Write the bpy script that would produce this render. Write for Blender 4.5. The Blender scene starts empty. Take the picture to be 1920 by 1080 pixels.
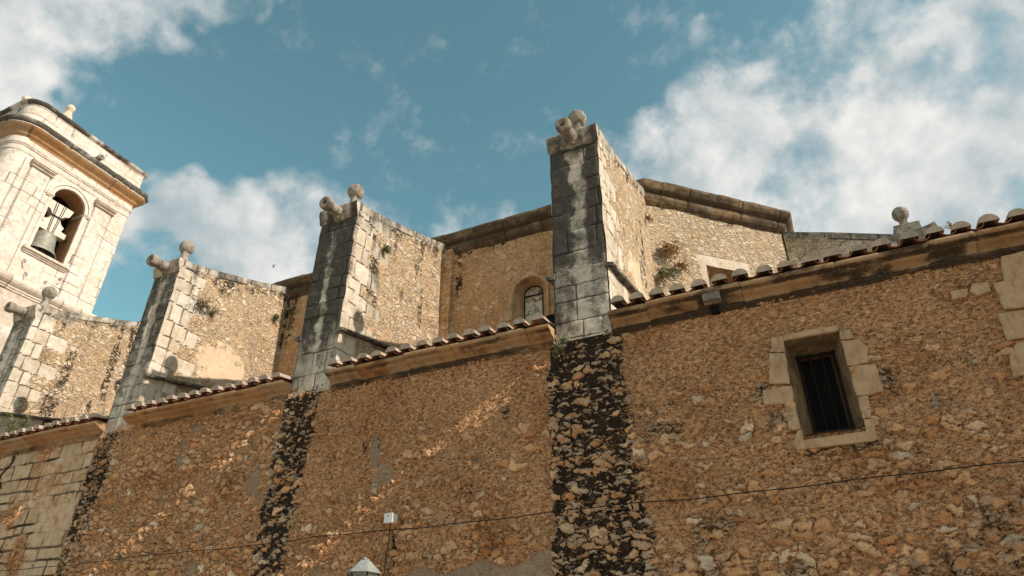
import bpy, math, random
import numpy as np
from mathutils import Vector, Matrix
random.seed(7)
S = bpy.context.scene
COL = S.collection
PI = math.pi

# ------------------------------------------------------------------ camera
F_PX = 1265.0
u_ = np.array([15, 2074, -F_PX]); u_ = u_/np.linalg.norm(u_)
l_ = np.array([-3116, -749, -F_PX]); l_ = l_/np.linalg.norm(l_)
X_ = -(l_ - u_*(l_@u_)); X_ = X_/np.linalg.norm(X_)
Y_ = np.cross(u_, X_)
RW = np.stack([X_, Y_, u_], 0)            # rows: world axes in camera coordinates -> camera-to-world
CAM = np.array([0, 0, 1.6])
cd = bpy.data.cameras.new('camera'); cam = bpy.data.objects.new('camera', cd); COL.objects.link(cam)
m = Matrix.Identity(4)
for i in range(3):
    for j in range(3): m[i][j] = float(RW[i][j])
m.translation = Vector(CAM)
cam.matrix_world = m
cd.sensor_width = 36; cd.lens = 36*F_PX/1920; cd.clip_end = 5000; cd.clip_start = 0.05
S.camera = cam
def ray(x, y):
    d = RW @ np.array([x-960, -(y-540), -F_PX]); return d/np.linalg.norm(d)
def hit(x, y, ax, val):
    d = ray(x, y); return CAM + d*((val-CAM[ax])/d[ax])

# ------------------------------------------------------------------ light
SUN = np.array([4.47, -.190, 3.04]); SUN = SUN/np.linalg.norm(SUN)
sl = bpy.data.lights.new('sun', 'SUN'); sl.energy = 5.0; sl.angle = math.radians(.5); sl.color = (1, .87, .72)
so = bpy.data.objects.new('sun', sl); COL.objects.link(so)
so.rotation_euler = Vector(SUN).to_track_quat('Z', 'Y').to_euler(); so.location = (20, -5, 30)
S.view_settings.view_transform = 'Standard'; S.view_settings.look = 'None'
S.view_settings.gamma = 1; S.view_settings.exposure = 0.0

class NT:
    def __init__(s, tree): s.t = tree; s.n = tree.nodes; s.l = tree.links; s.n.clear()
    def node(s, ty, **kw):
        n = s.n.new(ty)
        for k, v in kw.items(): setattr(n, k, v)
        return n
    def put(s, sock, v):
        if hasattr(v, 'is_output') or hasattr(v, 'links'): s.l.new(v, sock)
        elif v is not None:
            if isinstance(v, (tuple, list)) and sock.type == 'RGBA' and len(v) == 3: v = (*v, 1)
            sock.default_value = v
    def math(s, op, a, b=None, c=None, clamp=False):
        n = s.node('ShaderNodeMath', operation=op, use_clamp=clamp)
        s.put(n.inputs[0], a)
        if b is not None: s.put(n.inputs[1], b)
        if c is not None: s.put(n.inputs[2], c)
        return n.outputs[0]
    def vmath(s, op, a, b=None):
        n = s.node('ShaderNodeVectorMath', operation=op)
        s.put(n.inputs[0], a)
        if b is not None:
            if op == 'SCALE': s.put(n.inputs['Scale'], b)
            else: s.put(n.inputs[1], b)
        return n.outputs['Value' if op in ('DOT_PRODUCT', 'LENGTH') else 'Vector']
    def ss(s, v, a, b, lo=0., hi=1., kind='SMOOTHSTEP'):
        n = s.node('ShaderNodeMapRange', interpolation_type=kind)
        s.put(n.inputs[0], v); s.put(n.inputs[1], a); s.put(n.inputs[2], b); s.put(n.inputs[3], lo); s.put(n.inputs[4], hi)
        return n.outputs[0]
    def noise(s, vec, scale, detail=4, rough=.55, out=0):
        n = s.node('ShaderNodeTexNoise'); s.put(n.inputs['Vector'], vec)
        n.inputs['Scale'].default_value = scale; n.inputs['Detail'].default_value = detail; n.inputs['Roughness'].default_value = rough
        return n.outputs[out]
    def voro(s, vec, scale, feature='F1', rnd=1):
        n = s.node('ShaderNodeTexVoronoi', feature=feature); s.put(n.inputs['Vector'], vec)
        n.inputs['Scale'].default_value = scale; n.inputs['Randomness'].default_value = rnd
        return n
    def mix(s, f, a, b, mode='MIX'):
        n = s.node('ShaderNodeMix', data_type='RGBA', blend_type=mode)
        s.put(n.inputs[0], f); s.put(n.inputs[6], a); s.put(n.inputs[7], b)
        return n.outputs[2]
    def ramp(s, f, stops, kind='LINEAR'):
        n = s.node('ShaderNodeValToRGB'); r = n.color_ramp; r.interpolation = kind
        while len(r.elements) < len(stops): r.elements.new(.5)
        for e, (p, c) in zip(r.elements, stops): e.position = p; e.color = (*c, 1)
        s.put(n.inputs[0], f); return n.outputs[0]
    def attr(s, name):
        return s.node('ShaderNodeAttribute', attribute_name=name).outputs['Fac']
    def scalev(s, vec, sc):
        n = s.node('ShaderNodeMapping'); s.put(n.inputs[0], vec); n.inputs[3].default_value = sc
        return n.outputs[0]

# ------------------------------------------------------------------ sky
W = bpy.data.worlds.new("World"); S.world = W; W.use_nodes = True
def build_world():
    t = NT(W.node_tree)
    out = t.node('ShaderNodeOutputWorld'); bg = t.node('ShaderNodeBackground'); bg.inputs[1].default_value = .1
    t.l.new(bg.outputs[0], out.inputs[0])
    sky = t.node('ShaderNodeTexSky', sky_type='NISHITA'); sky.sun_disc = False
    sky.sun_elevation = math.asin(SUN[2]); sky.sun_rotation = math.atan2(SUN[0], SUN[1])
    sky.altitude = 0; sky.air_density = 1.0; sky.dust_density = .6; sky.ozone_density = 1.5
    base = t.mix(1.0, sky.outputs[0], (1.62, 2.12, 1.48), 'MULTIPLY')
    d = t.node('ShaderNodeTexCoord').outputs['Generated']
    # cloud masses, each a soft cap round a direction of the sky
    blobs = [(1290, 190, 7, .52), (1220, 260, 7, .52), (1330, 300, 11, .62), (1480, 310, 10, .60), (1690, 330, 15, .66), (1560, 60, 8, .50), (1860, 40, 9, .52), (1860, 230, 12, .60),
             (1250, 400, 9, .5), (1640, 190, 8, .42), (1760, 110, 7, .36), (1500, 250, 8, .56), (1525, 310, 7, .66), (1600, 250, 8, .58), (1750, 250, 9, .62), (1500, 170, 5, .3), (1550, 120, 6, .3),
             (20, 60, 8, .62), (150, 40, 8, .60), (300, 25, 7, .50), (640, 30, 4.5, .33), (500, 80, 4, .16), (-100, 80, 14, .6),
             (450, 400, 8.5, .66), (590, 430, 8.5, .60), (340, 390, 7.5, .62), (400, 265, 3.5, .2), (500, 480, 7, .6), (545, 390, 7, .66), (740, 385, 5, .40), (830, 400, 5, .40), (940, 390, 6, .48), (680, 340, 5, .28), (270, 250, 4, .22)]
    neg = [(1080, 330, 4, -.3), (730, 130, 10, -.5), (420, 200, 7, -.35), (1310, 40, 7, -.55), (1200, 90, 6, -.4), (60, 180, 4, -.25), (740, 210, 9, -.5), (1060, 280, 5, -.4), (230, 200, 7, -.45), (720, 180, 9, -.5), (740, 260, 6, -.3), (520, 200, 7, -.4), (420, 180, 6, -.35), (1110, 150, 8, -.5), (1130, 30, 10, -.4), (620, 210, 9, -.4), (860, 150, 14, -.5), (240, 540, 5, -.4), (200, 240, 6, -.25), (880, 290, 5, -.15)]
    wv = t.vmath('SUBTRACT', t.noise(d, 3.2, 4, .6, out=1), (.5, .5, .5))
    dw = t.vmath('ADD', d, t.vmath('SCALE', wv, .045))
    acc = None
    for (x, y, r, w) in blobs+neg:
        c = tuple(float(v) for v in ray(x, y))
        v = t.ss(t.vmath('DOT_PRODUCT', dw, c), math.cos(math.radians(r)), 1.0, 0, w, 'SMOOTHSTEP')
        acc = v if acc is None else (t.math('SMOOTH_MAX', acc, v, .15) if w > 0 else t.math('ADD', acc, v))
    away = t.ss(t.vmath('DOT_PRODUCT', d, tuple(float(v) for v in ray(960, 540))), math.cos(math.radians(75)), math.cos(math.radians(50)), .42, 0)  # more cloud out of view, added to keep the shade light neutral
    acc = t.math('MAXIMUM', acc, away)
    n1 = t.noise(d, 6.5, 12, .60)
    n2 = t.noise(d, 17, 12, .62)
    dens = t.math('ADD', acc, t.math('ADD', t.math('MULTIPLY', t.math('SUBTRACT', n1, .54), 1.25), t.math('MULTIPLY', t.math('SUBTRACT', n2, .5), .75)))
    cov = t.math('POWER', t.ss(dens, .02, .58), .92)
    off = t.vmath('ADD', d, tuple(float(v)*.03 for v in SUN))
    n3 = t.noise(off, 6.5, 5, .55); n4 = t.noise(d, 6.5, 5, .55)
    big = t.noise(d, 3.0, 4, .5)
    shade = t.math('ADD', t.math('MULTIPLY', t.math('SUBTRACT', n4, n3), 2.2), t.math('ADD', t.math('MULTIPLY', t.math('SUBTRACT', n2, .5), .5), t.math('MULTIPLY', t.math('SUBTRACT', big, .5), 1.4)))
    shade = t.math('ADD', shade, .55, clamp=True)
    cc = t.ramp(shade, [(0, (3.4, 4.4, 4.8)), (.45, (5.2, 5.8, 5.95)), (1, (9.0, 8.8, 8.5))])
    colr = t.mix(cov, base, cc)
    t.l.new(colr, bg.inputs[0])
build_world()

# ------------------------------------------------------------------ numpy noise
def _h(ix, iy, seed):
    n = (ix.astype(np.int64)*374761393 + iy.astype(np.int64)*668265263 + seed*1442695041) & 0xffffffff
    n = ((n ^ (n >> 13))*1274126177) & 0xffffffff
    n = (n ^ (n >> 16)) & 0xffffffff
    return n/4294967295.
def vnoise(x, y, seed=0):
    x = np.asarray(x, float); y = np.asarray(y, float)
    ix = np.floor(x); iy = np.floor(y); fx = x-ix; fy = y-iy
    fx = fx*fx*(3-2*fx); fy = fy*fy*(3-2*fy)
    a = _h(ix, iy, seed); b = _h(ix+1, iy, seed); c = _h(ix, iy+1, seed); d = _h(ix+1, iy+1, seed)
    return a+(b-a)*fx+(c-a)*fy+(a-b-c+d)*fx*fy
def fbm(x, y, seed=0, o=4):
    s = 0; a = .5; t = 0
    for i in range(o):
        s = s+a*vnoise(np.asarray(x)*2**i, np.asarray(y)*2**i, seed+i); t += a; a *= .5
    return s/t
def sstep(x, a, b):
    t = np.clip((x-a)/(b-a), 0, 1); return t*t*(3-2*t)

# ------------------------------------------------------------------ mesh helpers
ATTRS = ('ash', 'rnd', 'joint', 'stain', 'patch', 'expo')
class MB:
    def __init__(s): s.v = []; s.f = []; s.a = []; s.n = 0
    def add(s, V, F, A=None):
        V = np.asarray(V, float).reshape(-1, 3); k = len(V)
        A = A or {}
        arr = np.zeros((k, len(ATTRS)))
        for i, nme in enumerate(ATTRS):
            if nme in A: arr[:, i] = np.asarray(A[nme], float).reshape(-1) if np.ndim(A[nme]) else A[nme]
        s.v.append(V); s.a.append(arr)
        if isinstance(F, np.ndarray): s.f.extend((F+s.n).tolist())
        else: s.f.extend([[i+s.n for i in f] for f in F])
        s.n += k
    def box(s, x0, x1, y0, y1, z0, z1, A=None, bevel=0):
        c = np.array([(x, y, z) for z in (z0, z1) for (x, y) in ((x0, y0), (x1, y0), (x1, y1), (x0, y1))], float)
        s.add(c, [(0, 3, 2, 1), (4, 5, 6, 7), (0, 1, 5, 4), (1, 2, 6, 5), (2, 3, 7, 6), (3, 0, 4, 7)], A)
    def obox(s, O, U, V, N, u, v, n, A=None):
        O, U, V, N = [np.array(q, float) for q in (O, U, V, N)]
        c = [O+U*uu+V*vv+N*nn for nn in n for (uu, vv) in ((u[0], v[0]), (u[1], v[0]), (u[1], v[1]), (u[0], v[1]))]
        s.add(c, [(0, 3, 2, 1), (4, 5, 6, 7), (0, 1, 5, 4), (1, 2, 6, 5), (2, 3, 7, 6), (3, 0, 4, 7)], A)
    def lathe(s, o, prof, seg=20, ax=(0, 0, 1), A=None, cap=True, rot=0, wob=0):
        ax = Vector(ax).normalized(); q = ax.to_track_quat('Z', 'Y').to_matrix()
        V = []; F = []
        for k, (r, h) in enumerate(prof):
            for i in range(seg):
                a = rot+2*PI*i/seg; rr = r*(1+wob*(vnoise(i*.9+k, k*.7+r*9, 5)-.5)) if wob else r
                V.append(Vector(o)+q@Vector((float(rr)*math.cos(a), float(rr)*math.sin(a), h)))
        for k in range(len(prof)-1):
            for i in range(seg):
                j = (i+1) % seg; F.append((k*seg+i, k*seg+j, (k+1)*seg+j, (k+1)*seg+i))
        if cap: F.append(tuple(range(seg))[::-1]); F.append(tuple((len(prof)-1)*seg+i for i in range(seg)))
        s.add([tuple(v) for v in V], F, A)
    def tube(s, pts, r, seg=6, A=None):
        pts = [Vector(p) for p in pts]; V = []; F = []
        for k, p in enumerate(pts):
            d = (pts[min(k+1, len(pts)-1)]-pts[max(k-1, 0)]).normalized(); q = d.to_track_quat('Z', 'Y').to_matrix()
            rr = r[k] if isinstance(r, (list, tuple)) else r
            for i in range(seg): V.append(tuple(p+q@Vector((rr*math.cos(2*PI*i/seg), rr*math.sin(2*PI*i/seg), 0))))
        for k in range(len(pts)-1):
            for i in range(seg): F.append((k*seg+i, k*seg+(i+1) % seg, (k+1)*seg+(i+1) % seg, (k+1)*seg+i))
        F.append(tuple(range(seg))[::-1]); F.append(tuple((len(pts)-1)*seg+i for i in range(seg)))
        s.add(V, F, A)
    def grid(s, P, A=None, mask=None, flip=False):
        """P: (nu,nv,3); mask: (nu-1,nv-1) True keeps the quad"""
        nu, nv = P.shape[:2]; idx = np.arange(nu*nv).reshape(nu, nv)
        q = np.stack([idx[:-1, :-1], idx[1:, :-1], idx[1:, 1:], idx[:-1, 1:]], -1)
        if flip: q = q[..., ::-1]
        q = q[mask] if mask is not None else q.reshape(-1, 4)
        s.add(P.reshape(-1, 3), q.reshape(-1, 4), {k: (v.reshape(-1) if np.ndim(v) else v) for k, v in (A or {}).items()})
    def build(s, name, mat, parent=None, smooth=False, loc=None):
        V = np.concatenate(s.v); me = bpy.data.meshes.new(name)
        if loc is not None: V = V-np.array(loc)
        me.from_pydata(V.tolist(), [], s.f)
        A = np.concatenate(s.a)
        for i, nme in enumerate(ATTRS):
            if np.any(A[:, i] != 0):
                at = me.attributes.new(nme, 'FLOAT', 'POINT'); at.data.foreach_set('value', A[:, i].astype(np.float32))
        me.materials.append(mat)
        if smooth: me.polygons.foreach_set('use_smooth', [True]*len(me.polygons))
        me.update()
        o = bpy.data.objects.new(name, me); COL.objects.link(o)
        if parent is not None: o.parent = parent
        if loc is not None: o.location = loc
        return o
def tag(o, label=None, cat=None, group=None, kind=None):
    if label: o['label'] = label
    if cat: o['category'] = cat
    if group: o['group'] = group
    if kind: o['kind'] = kind
    return o
def empty(name, loc=(0, 0, 0)):
    o = bpy.data.objects.new(name, None); COL.objects.link(o); o.location = loc; o.empty_display_size = .3; return o

# ------------------------------------------------------------------ materials
def new_mat(name):
    m = bpy.data.materials.new(name); m.use_nodes = True; t = NT(m.node_tree)
    out = t.node('ShaderNodeOutputMaterial'); b = t.node('ShaderNodeBsdfPrincipled'); t.l.new(b.outputs[0], out.inputs[0])
    b.inputs['Specular IOR Level'].default_value = .2; b.inputs['Roughness'].default_value = .9
    return m, t, out, b
def bump(t, b, h, dist, strength=1):
    n = t.node('ShaderNodeBump'); n.inputs['Strength'].default_value = strength; n.inputs['Distance'].default_value = dist
    t.put(n.inputs['Height'], h); t.l.new(n.outputs[0], b.inputs['Normal'])

def masonry(name, mortar, stones, ashc, sizes=(4.6, 13.), flat=1.55, disp=0.0, chip=.5, bumpd=.02, coord=None, stainc=((.012, .013, .011), (.05, .048, .04)), stoneamt=.5, crack=.35, warm=(1, 1, 1), wash=0, bandst=False, tone=0., patchc=((.17, .125, .088), (.30, .235, .175))):
    """one wall material: rubble in mortar, dressed blocks where 'ash', dark lichen where 'stain', grey cement where 'patch'"""
    m, t, out, b = new_mat(name)
    pos = coord(t) if coord else t.node('ShaderNodeNewGeometry').outputs['Position']
    ash, rnd, joint, stain, patch, expo = [t.attr(n) for n in ATTRS]
    warp = t.vmath('SCALE', t.vmath('SUBTRACT', t.noise(pos, 2.6, 3, .55, out=1), (.5, .5, .5)), .34)
    warp2 = t.vmath('SCALE', t.vmath('SUBTRACT', t.noise(pos, 11, 3, .6, out=1), (.5, .5, .5)), .11)
    p = t.vmath('ADD', pos, t.vmath('ADD', warp, warp2))
    p = t.scalev(p, (1, 1, flat))
    big = t.voro(p, sizes[0]); bige = t.voro(p, sizes[0], 'DISTANCE_TO_EDGE')
    sm = t.voro(p, sizes[1]); sme = t.voro(p, sizes[1], 'DISTANCE_TO_EDGE')
    sep = t.node('ShaderNodeSeparateColor'); t.l.new(big.outputs['Color'], sep.inputs[0])
    sep2 = t.node('ShaderNodeSeparateColor'); t.l.new(sm.outputs['Color'], sep2.inputs[0])
    nbig = t.noise(pos, 1.1, 4, .6); nmid = t.noise(pos, 6, 5, .65); nfine = t.noise(t.scalev(pos, (1, 1, 1.5)), 34, 5, .7); nflake = t.noise(t.scalev(t.vmath('ADD', pos, warp2), (1, 1, 2.4)), 15, 5, .66)
    # large stones: only some of the cells show, more of them where expo is high
    keep = t.ss(t.math('ADD', sep.outputs[0], t.math('ADD', t.math('MULTIPLY', expo, .55), t.math('MULTIPLY', t.math('SUBTRACT', nbig, .5), .9))), 1.0-stoneamt-.06, 1.0-stoneamt+.06)
    edge = t.math('ADD', bige.outputs[0], t.math('MULTIPLY', t.math('SUBTRACT', nmid, .5), .10))
    st1 = t.math('MULTIPLY', t.ss(edge, .035, .10), keep)
    keep2 = t.ss(t.math('ADD', sep2.outputs[0], t.math('MULTIPLY', t.math('SUBTRACT', nbig, .5), .6)), .42, .56)
    edge2 = t.math('ADD', sme.outputs[0], t.math('MULTIPLY', t.math('SUBTRACT', nfine, .5), .16))
    st2 = t.math('MULTIPLY', t.math('MULTIPLY', t.ss(edge2, .06, .16), keep2), chip)
    # colours
    scol = t.ramp(sep.outputs[1], stones); scol2 = t.ramp(sep2.outputs[1], stones)
    mcol = t.ramp(t.math('ADD', t.math('MULTIPLY', nflake, .6), t.math('MULTIPLY', nmid, .4)), mortar)
    c = t.mix(st2, mcol, scol2); c = t.mix(st1, c, scol)
    c = t.mix(t.math('MULTIPLY', t.ss(nfine, .35, .75), .30), c, t.mix(1., c, (1.5, 1.5, 1.5), 'MULTIPLY'))
    # dark crevices round stones in patches
    crev = t.math('MULTIPLY', t.math('MULTIPLY', t.ss(edge, .07, .0), keep), t.ss(nmid, .40, .62))
    c = t.mix(t.math('MULTIPLY', crev, .65), c, stainc[0])
    crk = t.math('MULTIPLY', t.ss(t.math('ABSOLUTE', t.math('SUBTRACT', nflake, .47)), .022, .0), t.ss(nmid, .42, .6))
    c = t.mix(t.math('MULTIPLY', t.math('MULTIPLY', crk, .75), t.math('SUBTRACT', 1, st1)), c, t.mix(1., c, (.3, .25, .2), 'MULTIPLY'))
    # flaking mortar holes and edges, with crevice shade and highlights put into the colour
    fl1 = t.noise(t.scalev(t.vmath('ADD', pos, warp2), (1, 1, 2.8)), 17, 6, .74); fl2 = t.noise(t.scalev(pos, (1, 1, 1.6)), 60, 3, .7)
    pit = t.math('MULTIPLY', t.ss(t.math('ADD', t.math('MULTIPLY', fl1, .65), t.math('MULTIPLY', fl2, .35)), .485, .40), t.math('SUBTRACT', 1, t.math('MULTIPLY', st1, .75)))
    c = t.mix(t.math('MULTIPLY', pit, crack*.85), c, t.mix(1., c, (.22, .17, .13), 'MULTIPLY'))
    hil = t.ss(t.math('ADD', t.math('MULTIPLY', fl1, .65), t.math('MULTIPLY', fl2, .35)), .52, .62)
    c = t.mix(t.math('MULTIPLY', hil, crack*.7), c, t.mix(1., c, (1.55, 1.6, 1.65), 'MULTIPLY'))
    tint = t.ramp(t.math('ADD', t.math('MULTIPLY', nbig, .7), t.math('MULTIPLY', nmid, .3)), [(.30, (1.12+.10*tone, 1.08+.14*tone, 1.04+.18*tone)), (.5, (1, 1, 1)), (.68, (.86-.10*tone, .78-.14*tone, .66-.12*tone))])
    c = t.mix(1., c, tint, 'MULTIPLY'); c = t.mix(1., c, warm, 'MULTIPLY')
    bst = None
    if bandst:   # flat stones that stay clean inside the black lichen
        p3 = t.scalev(t.vmath('ADD', pos, t.vmath('SCALE', t.vmath('SUBTRACT', t.noise(pos, 7, 4, .6, out=1), (.5, .5, .5)), .16)), (1, 1, 2.5))
        v3 = t.voro(p3, 7.5); e3 = t.voro(p3, 7.5, 'DISTANCE_TO_EDGE'); s3 = t.node('ShaderNodeSeparateColor'); t.l.new(v3.outputs['Color'], s3.inputs[0])
        ed3 = t.math('ADD', e3.outputs[0], t.math('MULTIPLY', t.math('SUBTRACT', nfine, .5), .22))
        bst = t.math('MULTIPLY', t.math('MULTIPLY', t.ss(ed3, .06, .17), t.ss(s3.outputs[0], .36, .46)), t.ss(stain, .25, .5))
        c = t.mix(t.math('MULTIPLY', bst, .9), c, t.mix(.45, t.mix(1., t.ramp(s3.outputs[1], stones), (1.5, 1.5, 1.5), 'MULTIPLY'), (.47, .41, .335)))
    # dressed blocks
    ac = t.ramp(rnd, ashc)
    if wash: ac = t.mix(t.math('MULTIPLY', t.ss(t.math('ADD', t.math('MULTIPLY', nbig, .5), t.math('MULTIPLY', nmid, .5)), .47, .58), wash), ac, c)
    ac = t.mix(t.ss(t.math('ADD', t.math('MULTIPLY', nmid, .6), t.math('MULTIPLY', nfine, .4)), .42, .66), ac, t.mix(1., ac, (.70, .64, .56), 'MULTIPLY'))
    pits = t.ss(t.noise(pos, 60, 3, .6), .62, .72)
    ac = t.mix(t.math('MULTIPLY', pits, .5), ac, t.mix(1., ac, (.5, .45, .38), 'MULTIPLY'))
    jn = t.ss(t.math('ADD', joint, t.math('MULTIPLY', t.math('SUBTRACT', nfine, .5), .9)), .30, .75)
    ac = t.mix(t.math('MULTIPLY', jn, .85), ac, t.ramp(nmid, [(.4, (.035, .027, .02)), (.62, (.20, .14, .09))]))
    c = t.mix(ash, c, ac)
    # grey cement patches
    pn = t.ss(t.math('ADD', patch, t.math('MULTIPLY', t.math('SUBTRACT', nmid, .5), 1.1)), .44, .56)
    pc = t.ramp(nflake, [(.3, patchc[0]), (.7, patchc[1])])
    c = t.mix(t.math('MULTIPLY', pn, .80), c, pc)
    # black lichen: eats mortar first, leaves stone faces clearer
    sn = t.math('ADD', t.math('MULTIPLY', nmid, .5), t.math('ADD', t.math('MULTIPLY', nflake, .35), t.math('MULTIPLY', nfine, .35)))
    sv = t.math('ADD', stain, t.math('MULTIPLY', t.math('SUBTRACT', sn, .6), 1.6))
    prot = t.math('MULTIPLY', t.math('MULTIPLY', t.math('MAXIMUM', t.math('MULTIPLY', st1, t.ss(sep.outputs[2], .15, .35)), t.math('MULTIPLY', st2, .9)), .66), t.math('SUBTRACT', 1, ash))
    lo = t.math('SUBTRACT', .34, t.math('MULTIPLY', ash, .16)); hi = t.math('ADD', .60, t.math('MULTIPLY', ash, .32))
    if bst is not None: prot = t.math('MULTIPLY', t.math('MAXIMUM', prot, t.math('MULTIPLY', bst, .80)), t.math('SUBTRACT', 1, ash))
    sf = t.math('MULTIPLY', t.ss(t.math('SUBTRACT', sv, prot), lo, hi), t.ss(stain, .02, .12))
    spk = t.noise(pos, 42, 5, .8)
    scl = t.mix(t.ss(spk, .54, .70), stainc[0], stainc[1])
    scl = t.mix(t.math('MULTIPLY', ash, t.ss(spk, .55, .70)), scl, (.17, .155, .13))
    scl = t.mix(t.math('MULTIPLY', ash, t.math('MULTIPLY', t.ss(nflake, .46, .62), .35)), scl, (.085, .08, .07))
    c = t.mix(t.math('MULTIPLY', sf, .93), c, scl)
    t.l.new(c, b.inputs['Base Color'])
    # relief
    dome = t.math('ADD', t.math('MULTIPLY', t.math('MULTIPLY', st1, t.ss(edge, .0, .3, .35, 1.)), 1.0), t.math('MULTIPLY', st2, .45))
    if bst is not None: dome = t.math('MAXIMUM', dome, t.math('MULTIPLY', bst, .8))
    rough = t.math('ADD', t.math('MULTIPLY', nflake, 1.2), t.math('MULTIPLY', nfine, .45))
    rough = t.math('SUBTRACT', rough, t.math('ADD', t.math('MULTIPLY', crk, .35), t.math('MULTIPLY', pit, .45)))
    h = t.math('ADD', dome, rough)
    hash_ = t.math('ADD', t.math('MULTIPLY', nfine, .22), t.math('SUBTRACT', t.math('MULTIPLY', nmid, .3), t.math('MULTIPLY', jn, .6)))
    hm = t.node('ShaderNodeMix', data_type='FLOAT'); t.put(hm.inputs[0], ash); t.put(hm.inputs[2], h); t.put(hm.inputs[3], hash_)
    h = hm.outputs[0]
    pm = t.node('ShaderNodeMix', data_type='FLOAT'); t.put(pm.inputs[0], pn); t.put(pm.inputs[2], h); t.put(pm.inputs[3], t.math('ADD', t.math('MULTIPLY', nfine, .3), .55))
    h = pm.outputs[0]
    if disp > 0:
        dn = t.node('ShaderNodeDisplacement'); dn.inputs['Midlevel'].default_value = 1.0; dn.inputs['Scale'].default_value = disp
        t.put(dn.inputs['Height'], h); t.l.new(dn.outputs[0], out.inputs['Displacement'])
        m.displacement_method = 'BOTH'
    else: bump(t, b, h, bumpd)
    return m

M = {}
ASH = [(0, (.50, .44, .36)), (.3, (.62, .55, .46)), (.6, (.70, .63, .54)), (.8, (.60, .50, .39)), (1, (.68, .63, .56))]
M['facade'] = masonry('facade_rubble', [(.30, (.11, .052, .024)), (.40, (.23, .122, .063)), (.52, (.315, .180, .098)), (.66, (.38, .235, .137)), (.8, (.44, .30, .19))],
                      [(0, (.31, .155, .072)), (.2, (.36, .205, .108)), (.45, (.41, .262, .155)), (.7, (.37, .26, .17)), (.85, (.32, .155, .066)), (.95, (.48, .37, .265)), (1, (.33, .28, .23))],
                      [(0, (.54, .39, .25)), (.5, (.66, .49, .33)), (1, (.60, .44, .30))], disp=.038, stoneamt=.34, crack=1.0, sizes=(5.4, 12.), flat=2.0, warm=(1.84, 1.77, 1.66), chip=.34, tone=1., wash=.75, bandst=True)
M['upper'] = masonry('upper_rubble', [(.28, (.36, .23, .13)), (.45, (.54, .39, .25)), (.6, (.64, .50, .36)), (.75, (.74, .62, .48))],
                     [(0, (.54, .41, .28)), (.3, (.66, .55, .42)), (.6, (.74, .65, .53)), (.8, (.60, .43, .27)), (1, (.80, .74, .65))],
                     ASH, sizes=(6.6, 17.), bumpd=.035, stoneamt=.42, stainc=((.028, .025, .021), (.11, .098, .08)), warm=(1.16, 1.14, 1.12), patchc=((.56, .40, .26), (.76, .61, .46)))
M['nave'] = masonry('nave_rubble', [(.28, (.38, .22, .115)), (.5, (.53, .345, .195)), (.72, (.63, .455, .30))],
                    [(0, (.48, .31, .17)), (.3, (.60, .43, .27)), (.6, (.66, .51, .36)), (.8, (.50, .30, .15)), (1, (.68, .56, .42))],
                    ASH, sizes=(6.6, 18.), bumpd=.030, stoneamt=.30, warm=(1.42, 1.30, 1.16))
M['apse'] = masonry('apse_rubble', [(.28, (.42, .30, .18)), (.5, (.54, .42, .29)), (.72, (.62, .51, .38))],
                    [(0, (.52, .40, .28)), (.3, (.62, .53, .40)), (.6, (.68, .60, .49)), (.8, (.54, .40, .26)), (1, (.72, .66, .57))],
                    ASH, sizes=(7, 18.), bumpd=.032, stoneamt=.72, flat=1.9, warm=(1.15, 1.11, 1.07))
M['tower'] = masonry('tower_ashlar', [(0, (.6, .5, .4)), (1, (.65, .56, .45))], [(0, (.6, .5, .4)), (1, (.65, .56, .45))],
                     [(0, (.52, .43, .36)), (.25, (.62, .54, .48)), (.6, (.68, .61, .56)), (1, (.73, .67, .63))], bumpd=.008, stainc=((.045, .04, .035), (.14, .12, .1)))
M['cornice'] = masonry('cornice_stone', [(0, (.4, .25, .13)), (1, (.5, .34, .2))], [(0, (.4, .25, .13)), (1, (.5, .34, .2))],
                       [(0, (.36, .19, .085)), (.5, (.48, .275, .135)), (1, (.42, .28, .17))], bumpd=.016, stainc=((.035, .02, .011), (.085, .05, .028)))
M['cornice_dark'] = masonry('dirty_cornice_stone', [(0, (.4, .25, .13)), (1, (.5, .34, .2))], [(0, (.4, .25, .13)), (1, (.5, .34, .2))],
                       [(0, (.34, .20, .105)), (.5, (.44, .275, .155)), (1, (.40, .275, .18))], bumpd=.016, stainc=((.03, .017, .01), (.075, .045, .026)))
M['navecornice'] = masonry('dark_cornice_stone', [(0, (.3, .2, .12)), (1, (.4, .3, .2))], [(0, (.3, .2, .12)), (1, (.4, .3, .2))],
                           [(0, (.29, .19, .105)), (.5, (.38, .255, .15)), (1, (.33, .25, .175))], bumpd=.02, stainc=((.06, .043, .029), (.16, .115, .075)))
def simple(name, c1, c2, scale=8, rough=.85, metal=0, bd=.004, spec=.3, detail=5):
    m, t, out, b = new_mat(name)
    p = t.node('ShaderNodeTexCoord').outputs['Object']; n = t.noise(p, scale, detail, .65)
    c = t.mix(t.ss(n, .35, .65), c1, c2); t.l.new(c, b.inputs['Base Color'])
    b.inputs['Roughness'].default_value = rough; b.inputs['Metallic'].default_value = metal; b.inputs['Specular IOR Level'].default_value = spec
    if bd: bump(t, b, t.noise(p, scale*3, 4, .6), bd)
    return m
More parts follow.
